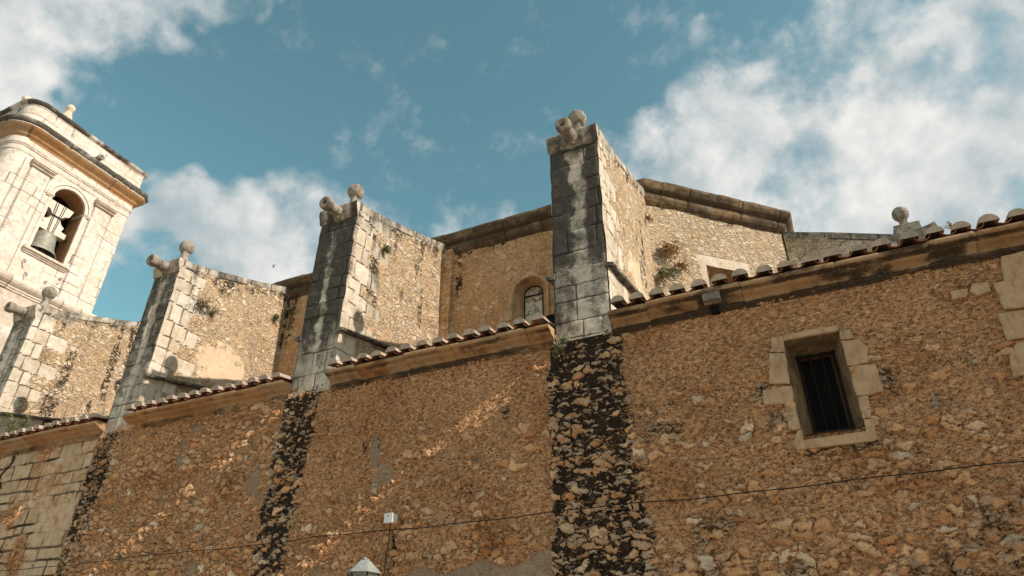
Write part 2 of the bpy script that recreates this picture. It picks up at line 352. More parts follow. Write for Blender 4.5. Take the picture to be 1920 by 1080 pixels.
def weathered(name, base, dark, scale=7):
    """carved grey stone with lichen on it"""
    m, t, out, b = new_mat(name)
    p = t.node('ShaderNodeTexCoord').outputs['Object']
    n = t.noise(p, scale, 6, .7); n2 = t.noise(p, scale*5, 4, .7); n3 = t.noise(t.scalev(p, (1, 1, .25)), scale*2.2, 4, .6)
    c = t.mix(t.ss(n, .42, .62), base, dark); c = t.mix(t.math('MULTIPLY', t.ss(n3, .5, .68), .6), c, tuple(v*.55 for v in dark))
    c = t.mix(t.math('MULTIPLY', t.ss(n2, .58, .7), .5), c, tuple(min(1, v*1.25) for v in base))
    t.l.new(c, b.inputs['Base Color']); bump(t, b, t.math('ADD', n2, n), .012)
    return m
M['finial'] = weathered('finial_stone', (.38, .33, .275), (.19, .165, .14))
M['gargoyle'] = weathered('gargoyle_stone', (.36, .31, .25), (.17, .145, .12))
M['whitestone'] = weathered('pale_tower_stone', (.72, .62, .52), (.6, .48, .36))
M['slab'] = weathered('dark_drip_stone', (.20, .17, .14), (.045, .042, .036))
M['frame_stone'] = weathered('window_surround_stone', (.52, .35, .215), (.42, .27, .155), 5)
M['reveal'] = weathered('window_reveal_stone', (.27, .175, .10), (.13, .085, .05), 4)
M['niche'] = weathered('niche_stone', (.58, .40, .24), (.48, .30, .16), 4)
M['bronze'] = simple('bell_bronze', (.23, .22, .18), (.36, .35, .30), 5, .6, .35, .003, .5)
M['yoke'] = simple('painted_yoke', (.70, .63, .56), (.60, .53, .46), 4)
M['iron'] = simple('black_iron', (.006, .0055, .005), (.016, .012, .010), 20, .6, .4, 0)
M['wood'] = simple('window_wood', (.05, .022, .011), (.085, .04, .022), 14, .7, 0, .002)
M['darkin'] = simple('dark_interior', (.003, .003, .003), (.006, .006, .005), 4, .95, 0, 0)
M['box'] = simple('white_plastic', (.72, .72, .70), (.78, .78, .77), 3, .45, 0, 0, .5)
M['cable'] = simple('black_cable', (.006, .005, .005), (.010, .009, .008), 9, .6, 0, 0)
M['lamp'] = simple('grey_lamp_paint', (.24, .25, .245), (.33, .33, .32), 6, .5, 0, .001, .5)
M['bird'] = simple('bird_feathers', (.02, .02, .02), (.04, .04, .04), 20)
M['leaf'] = simple('green_leaf', (.10, .13, .05), (.20, .19, .09), 3, .7, 0, 0)
M['dryleaf'] = simple('dry_leaf', (.30, .17, .08), (.42, .28, .14), 3, .8, 0, 0)
M['greyleaf'] = simple('grey_green_leaf', (.16, .15, .09), (.28, .24, .15), 3, .8, 0, 0)
M['roof'] = simple('old_roof_clay', (.35, .2, .12), (.42, .27, .18), 4)
def glass_mat():
    m, t, out, b = new_mat('leaded_glass')
    p = t.node('ShaderNodeTexCoord').outputs['Object']
    v = t.voro(p, 9, 'F1'); e = t.voro(p, 9, 'DISTANCE_TO_EDGE')
    s = t.node('ShaderNodeSeparateColor'); t.l.new(v.outputs['Color'], s.inputs[0])
    c = t.ramp(s.outputs[0], [(0, (.50, .44, .31)), (.3, (.26, .16, .08)), (.45, (.58, .52, .40)), (.75, (.34, .32, .17)), (.85, (.62, .55, .43))], 'CONSTANT')
    c = t.mix(t.ss(e.outputs[0], .05, .02), c, (.05, .04, .03)); t.l.new(c, b.inputs['Base Color'])
    b.inputs['Roughness'].default_value = .8
    return m
M['leaded'] = glass_mat()
def clear_glass():
    m, t, out, b = new_mat('lantern_glass'); b.inputs['Base Color'].default_value = (.8, .85, .85, 1)
    b.inputs['Roughness'].default_value = .08; b.inputs['Transmission Weight'].default_value = .9; return m
M['glass'] = clear_glass()
def tile_mat():
    m, t, out, b = new_mat('barrel_tile')
    pos = t.node('ShaderNodeNewGeometry').outputs['Position']; k = t.attr('ash'); r = t.attr('rnd')
    n = t.noise(pos, 9, 5, .7); n2 = t.noise(pos, 40, 4, .7)
    red = t.mix(t.ss(n, .35, .65), (.20, .065, .032), (.34, .15, .08))
    pale = t.ramp(r, [(0, (.34, .26, .20)), (.4, (.48, .40, .32)), (.7, (.53, .40, .31)), (1, (.40, .35, .29))])
    pale = t.mix(t.math('MULTIPLY', t.ss(n, .45, .62), .6), pale, (.26, .215, .18))
    c = t.mix(k, red, pale)
    c = t.mix(t.math('MULTIPLY', t.ss(n2, .6, .7), .6), c, (.10, .085, .07)); t.l.new(c, b.inputs['Base Color'])
    bump(t, b, t.math('ADD', n2, n), .008); return m
M['tile'] = tile_mat()
def ground_mat():
    m, t, out, b = new_mat('paving')
    pos = t.node('ShaderNodeNewGeometry').outputs['Position']
    br = t.node('ShaderNodeTexBrick'); t.put(br.inputs['Vector'], pos); br.inputs['Scale'].default_value = 1.6
    for i, cc in enumerate(((.42, .34, .26), (.48, .40, .31), (.22, .18, .14))): br.inputs[1+i].default_value = (*cc, 1)
    n = t.noise(pos, 4, 6, .6); c = t.mix(t.math('MULTIPLY', n, .5), br.outputs[0], (.30, .24, .18)); t.l.new(c, b.inputs['Base Color'])
    bump(t, b, br.outputs[1], -.006); return m
M['ground'] = ground_mat()

# ------------------------------------------------------------------ setting
g = MB(); g.box(-600, 600, -600, 600, -.3, 0); tag(g.build('ground', M['ground']), kind='structure')

# ------------------------------------------------------------------ masonry panels
def layout(u, v, v0, H, L, seed, wob=.01):
    """block courses: returns random per block, distance to joint, course index"""
    r = np.random.RandomState(seed)
    uu = u+(fbm(u*3, v*3, seed)-.5)*wob*2; vv = v+(fbm(u*2.2, v*2.2, seed+9)-.5)*wob*2
    hs = r.uniform(H[0], H[1], 80); edges = v0+np.concatenate([[0], np.cumsum(hs)])
    ci = np.clip(np.searchsorted(edges, vv, 'right')-1, 0, 79)
    dv = np.minimum(vv-edges[ci], edges[ci+1]-vv)
    rnd = np.zeros(u.shape); du = np.zeros(u.shape); bi = np.zeros(u.shape, int)
    umin = u.min()
    for k in np.unique(ci):
        rr = np.random.RandomState(seed*131+int(k))
        n = int((u.max()-umin)/L[0])+4
        e = umin-rr.uniform(0.02, .9)*L[0]+np.concatenate([[0], np.cumsum(rr.uniform(L[0], L[1], n))])
        mk = ci == k
        b = np.clip(np.searchsorted(e, uu[mk], 'right')-1, 0, n-1)
        du[mk] = np.minimum(uu[mk]-e[b], e[b+1]-uu[mk]); rnd[mk] = rr.uniform(0, 1, n)[b]; bi[mk] = b
    return rnd, np.minimum(np.abs(du), np.abs(dv)), ci
def panel(mb, O, U, V, N, us, vs, fn, top=None, mask=None):
    O, U, V, N = [np.array(q, float) for q in (O, U, V, N)]
    uu, vv = np.meshgrid(us, vs, indexing='ij')
    if top is not None:
        tt = top(us)[:, None]; v0 = vs[0]; vv = v0+(vv-v0)/(vs[-1]-v0)*(tt-v0)
    h, A = fn(uu, vv)
    P = O+U*uu[..., None]+V*vv[..., None]+N*h[..., None]
    flip = np.dot(np.cross(U, V), N) < 0
    mb.grid(P, A, mask(uu, vv) if mask else None, flip)
def rng(a, b, st): return np.linspace(a, b, max(2, int(round((b-a)/st))+1))
def blobs(u, v, L):
    s = 0
    for (cx, cy, rx, ry, w) in L: s = np.maximum(s, w*np.exp(-(((u-cx)/rx)**2+((v-cy)/ry)**2)))
    return s

church = tag(empty('church', (-6, 11, 0)), 'old rubble stone church with tall buttresses and tiled aisle eaves', 'church')
def part(mb, name, mat, parent=church, smooth=False):
    o = mb.build(name, mat, None, smooth)
    if parent is not None:
        o.parent = parent
        if parent.parent is None: o.matrix_parent_inverse = Matrix.Translation(-Vector(parent.location))
    return o

# -------- street facade, Y = 8
FW = 8.0; ZC = 5.98
BUT = [(-17.40, -16.62), (-12.52, -11.80), (-7.93, -7.10), (-3.11, -2.29)]     # buttress spans along X
def px(x, y): p = hit(x, y, 1, FW); return float(p[0]), float(p[2])
def facade_fn(u, v):
    n = fbm(u*1.1, v*1.1, 3, 5); n2 = fbm(u*5, v*5, 5, 4); n3 = fbm(u*.9, v*2.4, 11, 4)
    stain = np.zeros(u.shape); patch = np.zeros(u.shape); expo = np.full(u.shape, .0)
    # lichen running down below each buttress
    def band(x0, x1, grow, l, r, z1=6.0, s=1.0):
        w = (z1-v)
        a = x0-grow[0]*w; b = x1+grow[1]*w
        e = (n2-.5)*.24
        return s*np.clip(sstep(u+e, a-l, a+l)*(1-sstep(u+e, b-r, b+r)), 0, 1)
    stain = np.maximum(stain, band(-3.23, -2.22, (.0, .09), .05, .18)*(.92+.75*(n3-.5)))
    stain = np.maximum(stain, band(-8.05, -7.25, (.0, -.06), .13, .12)*(.92+.9*(n3-.5)))
    stain = np.maximum(stain, band(-12.62, -11.95, (.0, -.03), .12, .2)*(.82+1.0*(n3-.5)))
    # dirt below the window sill, damp specks low on the right
    stain = np.maximum(stain, blobs(u, v, [(.45, 3.98, .28, .22, .62), (-.1, 4.0, .2, .2, .58), (.78, 4.62, .16, .28, .6), (-.52, 4.70, .2, .2, .6), (-.3, 4.35, .22, .2, .55), (-.35, 5.0, .1, .2, .5),
                                           (-5.55, 3.35, .06, .45, .8), (-5.6, 2.9, .10, .4, .62), (-4.55, 3.55, .09, .1, .6), (-6.0, 4.85, .08, .25, .62), (-6.25, 4.8, .06, .2, .55), (-3.9, 5.0, .1, .3, .55)])*(.75+.5*n3))
    stain = np.maximum(stain, (.52+.30*(n3-.5))*sstep(-v, -4.0, -3.1)*sstep(u, -2.4, -1.6)*(sstep(n, .38, .60)))
    stain = np.maximum(stain, .46*sstep(n2*.5+n*.5, .57, .68)*sstep(-v, -5.4, -4.6))
    stain = np.maximum(stain, (.85+.5*(n3-.5))*sstep(-u, 2.75, 3.0)*sstep(u, -3.26, -3.18)*sstep(v, 2.2, 2.4))
    cx = [(-6.05, 4.72, .13, .35, .9), (-5.86, 4.35, .20, .22, .9), (-10.2, 5.3, .13, .55, .62), (-9.95, 5.65, .3, .18, .62), (-8.35, 4.55, .22, .40, .8), (-8.55, 5.1, .08, .3, .6), (-10.3, 4.4, .3, .2, .55),
          (-9.3, 3.3, .3, .25, .62), (-7.6, 3.0, .3, .2, .5), (-6.8, 3.1, .3, .18, .62), (-4.25, 4.0, .12, .10, .5)]
    patch = np.maximum(patch, blobs(u, v, cx))
    # lime render at the foot of the bay left of the great buttress
    zr = 3.02+.06*(u+4.5)+(n2-.5)*.08+.06*np.sin(u*7)
    patch = np.maximum(patch, 1.2*sstep(zr-v, -.05, .06)*sstep(u, -6.1, -5.6)*(1-sstep(u, -3.3, -3.22)))
    expo = expo-.55*sstep(v, 4.0, 5.2)*(u > -7.5)+.78*sstep(-u, 8.0, 8.3)*(u > -12.3)*sstep(-v+.5*(n-.5), -5.8, -5.2)
    expo = expo+.30*sstep(-v, -3.9, -3.2)+.75*np.clip(stain, 0, 1)*(1-.5*sstep(v, 4.6, 5.4))
    # dressed stone: old corner at far left, quoins at far right
    rnd, ed, ci = layout(u, v, 2.0, (.16, .34), (.26, .70), 21, .045)
    right = u > 2.05+.18*((ci*7) % 3-1)+.10*(v-5)
    ln = -12.66+.035*(6-v)
    left = (u < ln)*(fbm(u*1.3, v*1.3, 77, 3)+.25*sstep(u, -13.9, -13.2)+.10*(u < -14.5) > .47)
    right = right & False
    ash = ((left > 0) | right).astype(float)
    ashl = ash*(u < -10)
    rnd2, ed2, ci2 = layout(u, v, 2.35, (.34, .52), (.6, .9), 5, .01)
    ed = np.where(u > 0, np.where(ash > 0, ed2, ed), ed); rnd = np.where(u > 0, rnd2, rnd)
    joint = ash*(1-sstep(ed, .004, .030))*(.15+.8*vnoise(u*2.3, v*2.3, 31))
    stain = np.maximum(stain, ashl*.9*(1-sstep(ed, .0, .035))*sstep(vnoise(u*2.6, v*2.9, 15), .55, .8))
    # black open joint stepping down the old corner
    jx = -15.05+.10*np.floor((6.2-v)/.42)*.9+.0*u
    h = (n-.5)*.028+(n2-.5)*.014-.012*joint*(ash > 0)+.006*(rnd-.5)*ash
    crack = ashl*np.exp(-((u-(-15.35+.12*np.sin(v*9)))/.05)**2)*sstep(vnoise(u*0, v*3, 8), .25, .5)
    stain = np.maximum(stain, crack*1.2); h = h-.05*crack
    # nothing bulges where openings, cornice and blocks meet it
    return h, dict(ash=ash, rnd=rnd, joint=joint, stain=np.clip(stain, 0, 1.3), patch=np.clip(patch, 0, 1.2), expo=expo)
WX0, WX1, WZ0, WZ1 = -.197, .458, 4.14, 5.33
def facade_mask(uu, vv):
    uc = .25*(uu[:-1, :-1]+uu[1:, :-1]+uu[1:, 1:]+uu[:-1, 1:]); vc = .25*(vv[:-1, :-1]+vv[1:, :-1]+vv[1:, 1:]+vv[:-1, 1:])
    return ~((uc > WX0) & (uc < WX1) & (vc > WZ0) & (vc < WZ1))
fw = MB()
UX, UY, UZ = (1, 0, 0), (0, 1, 0), (0, 0, 1); NY = (0, -1, 0)
panel(fw, (0, FW, 0), UX, UZ, NY, rng(-17.5, 3.3, .018), rng(2.2, ZC+.05, .018), facade_fn, mask=facade_mask)
panel(fw, (0, FW, 0), UX, UZ, NY, rng(-23, -17.5, .1), rng(0, ZC+.05, .1), facade_fn)
panel(fw, (0, FW, 0), UX, UZ, NY, rng(-17.5, 3.3, .1), rng(0, 2.2, .1), facade_fn)
panel(fw, (0, FW, 0), UX, UZ, NY, rng(3.3, 14, .1), rng(0, ZC+.05, .1), facade_fn)
fwo = part(fw, 'facade_wall', M['facade'], smooth=True)

# -------- barred window in the facade
win = MB()
def quad(mb, a, b, c, d, n=6, A=None):
    a, b, c, d = [np.array(q, float) for q in (a, b, c, d)]
    s = np.linspace(0, 1, n)[:, None, None]; t_ = np.linspace(0, 1, n)[None, :, None]
    P = a*(1-s)*(1-t_)+b*s*(1-t_)+c*s*t_+d*(1-s)*t_
    mb.grid(P, A)
oX0, oX1, oZ0, oZ1 = WX0-.005, WX1+.005, WZ0, WZ1
iX0, iX1, iZ0, iZ1, iY = -.075, .362, 4.245, 5.235, 8.36
fy = 7.968
quad(win, (oX0, fy, oZ0), (oX0, fy, oZ1), (iX0, iY, iZ1), (iX0, iY, iZ0))
quad(win, (oX1, fy, oZ1), (oX1, fy, oZ0), (iX1, iY, iZ0), (iX1, iY, iZ1))
quad(win, (oX0, fy, oZ1), (oX1, fy, oZ1), (iX1, iY, iZ1), (iX0, iY, iZ1))
quad(win, (oX1, fy, oZ0), (oX0, fy, oZ0), (iX0, iY, iZ0), (iX1, iY, iZ0))
def slab_block(mb, poly, y0=7.955, y1=8.03, seed=0):
    """dressed stone with an uneven outline set in the wall face"""
    r = random.Random(seed); pts = []
    for k in range(len(poly)):
        a = poly[k]; b = poly[(k+1) % len(poly)]
        for j in range(4):
            t_ = j/4; q = .008 if j else 0
            pts.append((a[0]+(b[0]-a[0])*t_+r.uniform(-q, q), a[1]+(b[1]-a[1])*t_+r.uniform(-q, q)))
    cx = sum(p[0] for p in pts)/len(pts); cz = sum(p[1] for p in pts)/len(pts); n = len(pts)
    V = [(p[0], y1, p[1]) for p in pts]+[(p[0], y0+.008, p[1]) for p in pts]
    V += [(cx+(p[0]-cx)*.95, y0, cz+(p[1]-cz)*.95) for p in pts]+[(cx, y0-.003, cz)]
    F = []
    for k in range(n):
        j = (k+1) % n
        F += [(k, j, n+j, n+k), (n+k, n+j, 2*n+j, 2*n+k), (2*n+k, 2*n+j, 3*n)]
    mb.add(V, F)
def P(x, y): p = hit(x, y, 1, 7.955); return (float(p[0]), float(p[2]))
def zc(x, y): return P(1400+x/3.6, 580+y/3.6)     # from the enlarged view of the window
blocks = [[(152, 292), (258, 290), (292, 500), (150, 500)], [(106, 540), (300, 512), (320, 630), (118, 640)], [(255, 640), (322, 632), (364, 808), (282, 806)],
          [(160, 190), (236, 176), (258, 285), (160, 285)],
          [(634, 205), (770, 198), (818, 250), (815, 355), (680, 378)], [(686, 384), (868, 364), (930, 550), (745, 582)], [(748, 588), (822, 580), (842, 728), (782, 735)],
          [(622, 140), (700, 128), (726, 190), (636, 200)], [(236, 172), (430, 132), (618, 100), (628, 138), (240, 208)]]
fr = MB()
for i, bl in enumerate(blocks): slab_block(fr, [zc(*q) for q in bl], seed=i, y0=7.964+.003*(i % 3))
qb = MB()
for i, bl in enumerate([[(1877, 480), (1925, 468), (1990, 455), (1996, 512), (1882, 528)], [(1862, 529), (1937, 517), (1996, 514), (1998, 566), (1884, 578)], [(1870, 588), (1937, 577), (2010, 566), (2016, 612), (1890, 637)],
                         [(1906, 642), (2010, 618), (2016, 690), (1899, 706), (1894, 668)], [(1822, 532), (1852, 527), (1858, 545), (1834, 553), (1818, 545)], [(1782, 545), (1816, 540), (1812, 556), (1785, 560)]]):
    slab_block(qb, [P(*q) for q in bl], seed=30+i, y0=(7.962 if i < 4 else 7.962)+.002*(i % 2))
part(qb, 'corner_quoins', M['frame_stone'])['label'] = 'large pale dressed blocks at the right end of the wall'
# sill with a raised lip
sl_ = [zc(*q) for q in [(345, 820), (372, 812), (384, 884), (806, 822), (792, 745), (850, 738), (880, 870), (864, 886), (345, 948), (310, 905)]]
s2 = MB(); V = [(p[0], 8.04, p[1]) for p in sl_]+[(p[0], 7.948, p[1]) for p in sl_]; k = len(sl_)
s2.add(V, [(i, (i+1) % k, k+(i+1) % k, k+i) for i in range(k)]+[tuple(range(k, 2*k))])
wpart = part(fr, 'window_frame', M['frame_stone']); wpart['label'] = 'pale dressed stone blocks round the barred window'
part(s2, 'sill', M['frame_stone'], wpart)
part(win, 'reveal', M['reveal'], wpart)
wf = MB()
t1 = .035
for (a, b, c_, d_) in ((iX0, iX0+t1, iZ0, iZ1), (iX1-t1-.02, iX1, iZ0, iZ1), (iX0+t1, iX1-t1-.02, iZ0, iZ0+.04), (iX0+t1, iX1-t1-.02, iZ1-.05, iZ1)):
    wf.box(a, b, iY+.005, iY+.045, c_, d_)
part(wf, 'casement', M['wood'], wpart)
dk = MB(); dk.box(iX0-.1, iX1+.1, iY+.05, iY+.09, iZ0-.1, iZ1+.1); part(dk, 'window_pane', M['darkin'], wpart)
for i in range(4):
    b_ = MB(); x = iX0+.02+i*(iX1-iX0-.04)/3
    b_.tube([(x, iY-.035, iZ0-.02), (x, iY-.035, iZ1+.01)], .011, 6); part(b_, 'bar', M['iron'], wpart)
for z in (iZ0+.015, iZ1-.02):
    b_ = MB(); b_.box(iX0-.01, iX1+.01, iY-.046, iY-.036, z-.012, z+.012); part(b_, 'bar', M['iron'], wpart)

# -------- buttresses
def ztop(y): return np.interp(y, [8.0, 8.35, 9.1, 10.2, 11.3], [9.77, 9.83, 10.05, 10.42, 10.83])
FSTY = [dict(s=.55, pale=(.40, .12), dr=.30), dict(s=.72, pale=(.45, .12), dr=.40), dict(s=1.0, pale=(.46, .055), dr=.62), dict(s=1.02, pale=(.54, .11), dr=.72)]
for bi, (x0, x1) in enumerate(BUT):
    w = x1-x0; st = FSTY[bi]; mb = MB(); seed = 40+bi
    def front(u, v, st=st, w=w, seed=seed, bi=bi):
        rnd, ed, ci = layout(u, v, 5.93, (.24, .42), (w*.28, w*.72), seed, .022)
        joint = (1-sstep(ed, .0, .022))*(.15+1.1*vnoise(u*2.7, v*2.7, 3))
        n = fbm(u*7, v*1.3, seed+3, 4); n2 = fbm(u*6, v*6, seed+5, 4)
        t_ = u/w; up = sstep(v, 6.3, 7.6); topd = sstep(v, 9.0, 9.6)
        left = 1-sstep(t_+(n2-.5)*.25, st['pale'][0]-st['pale'][1]-.10, st['pale'][0]-st['pale'][1]+.03)
        right = sstep(t_+(n2-.5)*.25, st['pale'][0]+st['pale'][1]-.03, st['pale'][0]+st['pale'][1]+.10)
        s = st['s']*np.maximum(left*(.55+.45*up), right*(.50+.5*up))+(n-.5)*.55*st['s']
        s = np.maximum(s, topd*.8*st['s']+(n-.5)*.3)+.28*st['s']*(vnoise(v*1.7, v*0+u*1.2, seed)-.35)
        s = s+(.20+.30*sstep(vnoise(v*1.3+ci*.7, u*0+ci*1.9, seed+2), .35, .7))*st['s']*(1-np.maximum(left, right))+.18*(rnd-.5)*st['s']; s = s*(.45+.55*sstep(v, 5.9, 6.25))
        er = np.minimum(u, w-u); edge = -.012*(1-sstep(er, 0, .03))
        h = .012-.014*joint+.016*(rnd-.5)+(n2-.5)*.022+edge
        return h, dict(ash=1., rnd=rnd, joint=joint, stain=np.clip(s, 0, 1.1))
    def side(u, v, w=w, seed=seed, bi=bi):
        y = u; zt = ztop(y)
        rnd, ed, ci = layout(u, v, 5.93, (.24, .42), (.28, .50), seed, .022)
        rr = np.random.RandomState(seed+50).uniform(0, 1, 90)[ci]
        ln = np.where(ci % 2 == 0, .42, .78)*(.75+.5*rr)*(1.15 if bi < 3 else 1.0)
        n2 = fbm(u*4, v*4, seed+7, 4); n1 = fbm(u*.8, v*.8, seed+1, 4); ns = fbm(u*5, v*.7, seed+2, 4)
        q = ((u-8.0+(n2-.5)*.06) < ln)
        cop = (zt-v) < .17
        cr = vnoise(np.floor(u/.62)*3.1, u*0, seed)
        ash = (q | cop).astype(float); rnd = np.where(cop, .3+.3*cr, rnd)
        ce = np.minimum(np.abs((u % .62)), .62-(u % .62)); ed = np.where(cop, np.minimum(ce, np.abs((zt-v)-.17)), ed)
        joint = ash*(1-sstep(ed, .004, .022))*(.45+.7*vnoise(u*2, v*2, 3))
        d = zt-v
        s = .62*(1-sstep(d, .05, .9+1.0*(ns-.5)))*(.35+1.2*ns)
        s = np.maximum(s, np.where(cop, .46+.5*(n2-.5), 0))
        s = np.maximum(s, (.55 if bi != 1 else .30)*sstep(ns, .50, .68)*sstep(v, 7.0, 8.2)*(.4+.6*(d < 2.6)))
        if bi == 0: s = np.maximum(s, .62*sstep(ns, .40, .6)*(1-q))
        if bi in (1, 2): s = np.maximum(s, .9*np.exp(-((u-11.25)/.10)**2)*sstep(v, 8.7, 9.3))
        s = np.maximum(s, (.5 if bi < 2 else .62)*np.exp(-((u-8.3-.12*bi)/.12)**2)*sstep(v, 7.6, 8.8)*sstep(ns+.3*(n2-.5), .35, .5)*(.9 if bi < 2 else .35))
        er = np.minimum(u-8.0, 9); edge = -.012*(1-sstep(er, 0, .03))
        h = .012-.012*joint+.010*(rnd-.5)*ash+(n2-.5)*.03+(n1-.5)*.05*sstep(u, 8.5, 9)+.012*ash+edge
        h = np.where(cop, h+.02, h)
        patch = (1-ash)*(blobs(u, v, [(9.7, 7.9, 1.0, .75, .85), (10.6, 7.6, .9, .7, .7)])*(.95 if bi == 1 else (.45 if bi == 2 else (.75 if bi == 3 else 0)))+.18*(n1-.5))
        return h, dict(patch=np.clip(patch, 0, 1), ash=ash, rnd=rnd, joint=joint, stain=np.clip(s, 0, 1.), expo=.15*(n1-.5)*2-.25*(v < 7.8))
    panel(mb, (x0, 8.0, 0), UX, UZ, NY, rng(0, w, .02), rng(5.90, 9.77, .02), front)
    panel(mb, (x1, 0, 0), UY, UZ, (1, 0, 0), rng(8.0, 11.35, .03), rng(5.90, 9.77, .03), side, top=ztop)
    panel(mb, (x0, 0, 0), UY, UZ, (-1, 0, 0), rng(8.0, 11.35, .08), rng(5.90, 9.77, .08), side, top=ztop)
    # coping on top
    def topf(u, v, w=w, seed=seed):
        return (fbm(u*4, v*4, seed)-.5)*.03, dict(ash=1., rnd=.4, joint=0., stain=.3)
    ys = rng(8.0, 11.35, .08); xs = rng(x0-.03, x1+.03, .1)
    Pg = np.array([[(x, y-.02 if y < 8.05 else y, float(ztop(y))+.005+.012*(vnoise(x*5, y*5, 2)-.5)) for y in ys] for x in xs])
    mb.grid(Pg, dict(ash=1., rnd=.4, stain=.35))
    mb.box(x0+.03, x1-.03, 8.04, 11.3, 5.6, 9.68, dict(ash=1., rnd=.2))
    # moulded cap across the front
    prof = [(0, 9.46), (.02, 9.50), (.035, 9.55), (.06, 9.62), (.075, 9.66), (.08, 9.74), (.07, 9.775), (-.25, 9.79)]
    us = rng(x0-.035, x1+.035, .04)
    Pg = np.array([[(x, 8.0-o-.012+.014*(vnoise(x*9, z*20, seed)-.5), z+.012*(vnoise(x*6, 3, seed)-.5)) for (o, z) in prof] for x in us])
    sc = fbm(us*6, us*0, seed+4, 3)
    mb.grid(Pg, dict(ash=np.ones(Pg.shape[:2]), rnd=np.full(Pg.shape[:2], .75 if bi < 3 else .7), stain=np.repeat((st['s']*(.2+.9*sc))[:, None], len(prof), 1)), flip=False)
    for xe, fl in ((x0-.035, True), (x1+.035, False)):
        cap = [(xe, 8.0-o-.012, z) for (o, z) in prof[:7]]+[(xe, 8.01, 9.77), (xe, 8.01, 9.46)]
        mb.add(cap, [tuple(range(9))], dict(ash=1., rnd=.4, stain=.4))
    bo = part(mb, 'buttress', M['upper'], smooth=True)
    bo['label'] = ['leftmost short looking buttress with grey coping beside the bell tower', 'second buttress from the left, with grey stained front and a shrub high on its side', 'third buttress from the left, with black streaks down its front', 'tallest looking buttress near the middle with a black and pale front'][bi]
    cx = (x0+x1)/2
    # ball finial
    fb = MB(); fxc = x1-.36 if bi != 3 else x1-.40; fyc = 8.27
    zb = 9.79
    fb.box(fxc-.17, fxc+.17, fyc-.17, fyc+.17, zb-.05, zb+.16)
    fb.lathe((fxc, fyc, zb+.16), [(.17, 0), (.13, .05), (.095, .12), (.085, .22), (.10, .27)], 4, rot=PI/4)
    fb.lathe((fxc, fyc, zb+.40), [(.05, 0), (.105, .03), (.145, .08), (.165, .15), (.160, .21), (.135, .27), (.09, .315), (.04, .335), (.0, .34)], 24, cap=False, wob=.05)
    fo = part(fb, 'finial', M['finial'], bo)
    for p_ in fo.data.polygons: p_.use_smooth = len(p_.vertices) == 4 and p_.index > 12
    # cannon shaped water spout
    gb = MB(); gx = cx-.01; gz = 9.62
    gb.lathe((gx, 8.06, gz+.0), [(.135, 0), (.125, .12), (.112, .30), (.102, .36), (.128, .40), (.134, .43), (.134, .50), (.122, .525), (.07, .525), (.05, .515), (.045, .40), (0.001, .39)], 22, ax=(0, -1, -.03), cap=False, wob=.06)
    gb.lathe((gx, 8.05, gz-.11), [(.11, 0), (.08, .12), (.0, .24)], 12, ax=(0, -1, .25), cap=False)
    part(gb, 'gargoyle', M['gargoyle'], bo, smooth=True)
    # sloping drip slab where the aisle roof meets the buttress
    for sx, sg in ((x1, 1), (x0, -1)):
        db = MB(); yy = rng(7.96, 10.9, .1); pr = [(-.02, 0), (.11, .012), (.115, .055), (-.02, .10)]
        Pg = np.array([[(sx+sg*(o+.012*(vnoise(y*7, o*9, seed)-.5)), y, 6.98+.2*(y-8.1)+z+.016*(vnoise(y*5, z, seed)-.5)) for (o, z) in pr+[pr[0]]] for y in yy])
        db.grid(Pg, None); e = [tuple(Pg[0, i]) for i in range(4)]; db.add(e, [(0, 1, 2, 3)])
        part(db, 'drip_slab', M['slab'], bo)

# -------- eaves cornice and barrel tiles, bay by bay
PROF = [(0, 5.86), (.0, 5.90), (.03, 5.902), (.035, 5.928), (.018, 5.94), (.02, 5.965), (.035, 5.985), (.065, 6.0), (.105, 6.008), (.135, 6.022), (.145, 6.045), (.175, 6.047), (.185, 6.06), (.21, 6.062), (.215, 6.115), (.0, 6.14)]
def cornice(x0, x1, seed, dirt_shade=.5):
    mb = MB(); xs = rng(x0, x1, .03); r = np.random.RandomState(seed)
    e = x0+np.concatenate([[0], np.cumsum(r.uniform(.35, .8, 60))]); b = np.searchsorted(e, xs, 'right')-1
    rn = r.uniform(0, 1, 80)[b]; off = (r.uniform(0, 1, 80)[b]-.5)*.028
    de = np.minimum(np.abs(xs-e[b]), np.abs(e[b+1]-xs)); j = 1-sstep(de, .0, .035)
    Pg = np.zeros((len(xs), len(PROF), 3)); stain_shade = np.zeros(Pg.shape[:2])
    for k, (o, z) in enumerate(PROF):
        n = fbm(xs*5, xs*0+k*.35, seed, 4)
        Pg[:, k, 0] = xs; Pg[:, k, 1] = FW-o*(1.15)-off+.012*j+.022*(n-.5)-.004; Pg[:, k, 2] = z+off*.6+.016*(n-.5)
        stain_shade[:, k] = np.clip(dirt_shade*.75*sstep(fbm(xs*2.2, xs*0+z*9, seed+5, 4), .40, .66)+(.95 if k < 5 else (.6 if k in (10, 11, 12) else .12))*min(dirt_shade*1.4, 1.1)*(.4+1.2*n), 0, 1)  # patchy dirt, plus contact shade painted along the bottom edge and steps
    mb.grid(Pg, dict(ash=np.ones(stain_shade.shape), rnd=np.repeat(rn[:, None], len(PROF), 1), joint=np.repeat((j*.55)[:, None], len(PROF), 1), stain=stain_shade))
    for xx, a in ((x0, 0), (x1, -1)):
        V = [tuple(Pg[a, k]) for k in range(len(PROF))]+[(xx, 8.06, 6.14), (xx, 8.06, 5.90)]
        mb.add(V, [tuple(range(len(V)))], dict(ash=1., rnd=.9))
    return part(mb, 'eaves_cornice', M['cornice'] if dirt_shade < 1 else M['cornice_dark'], smooth=True)
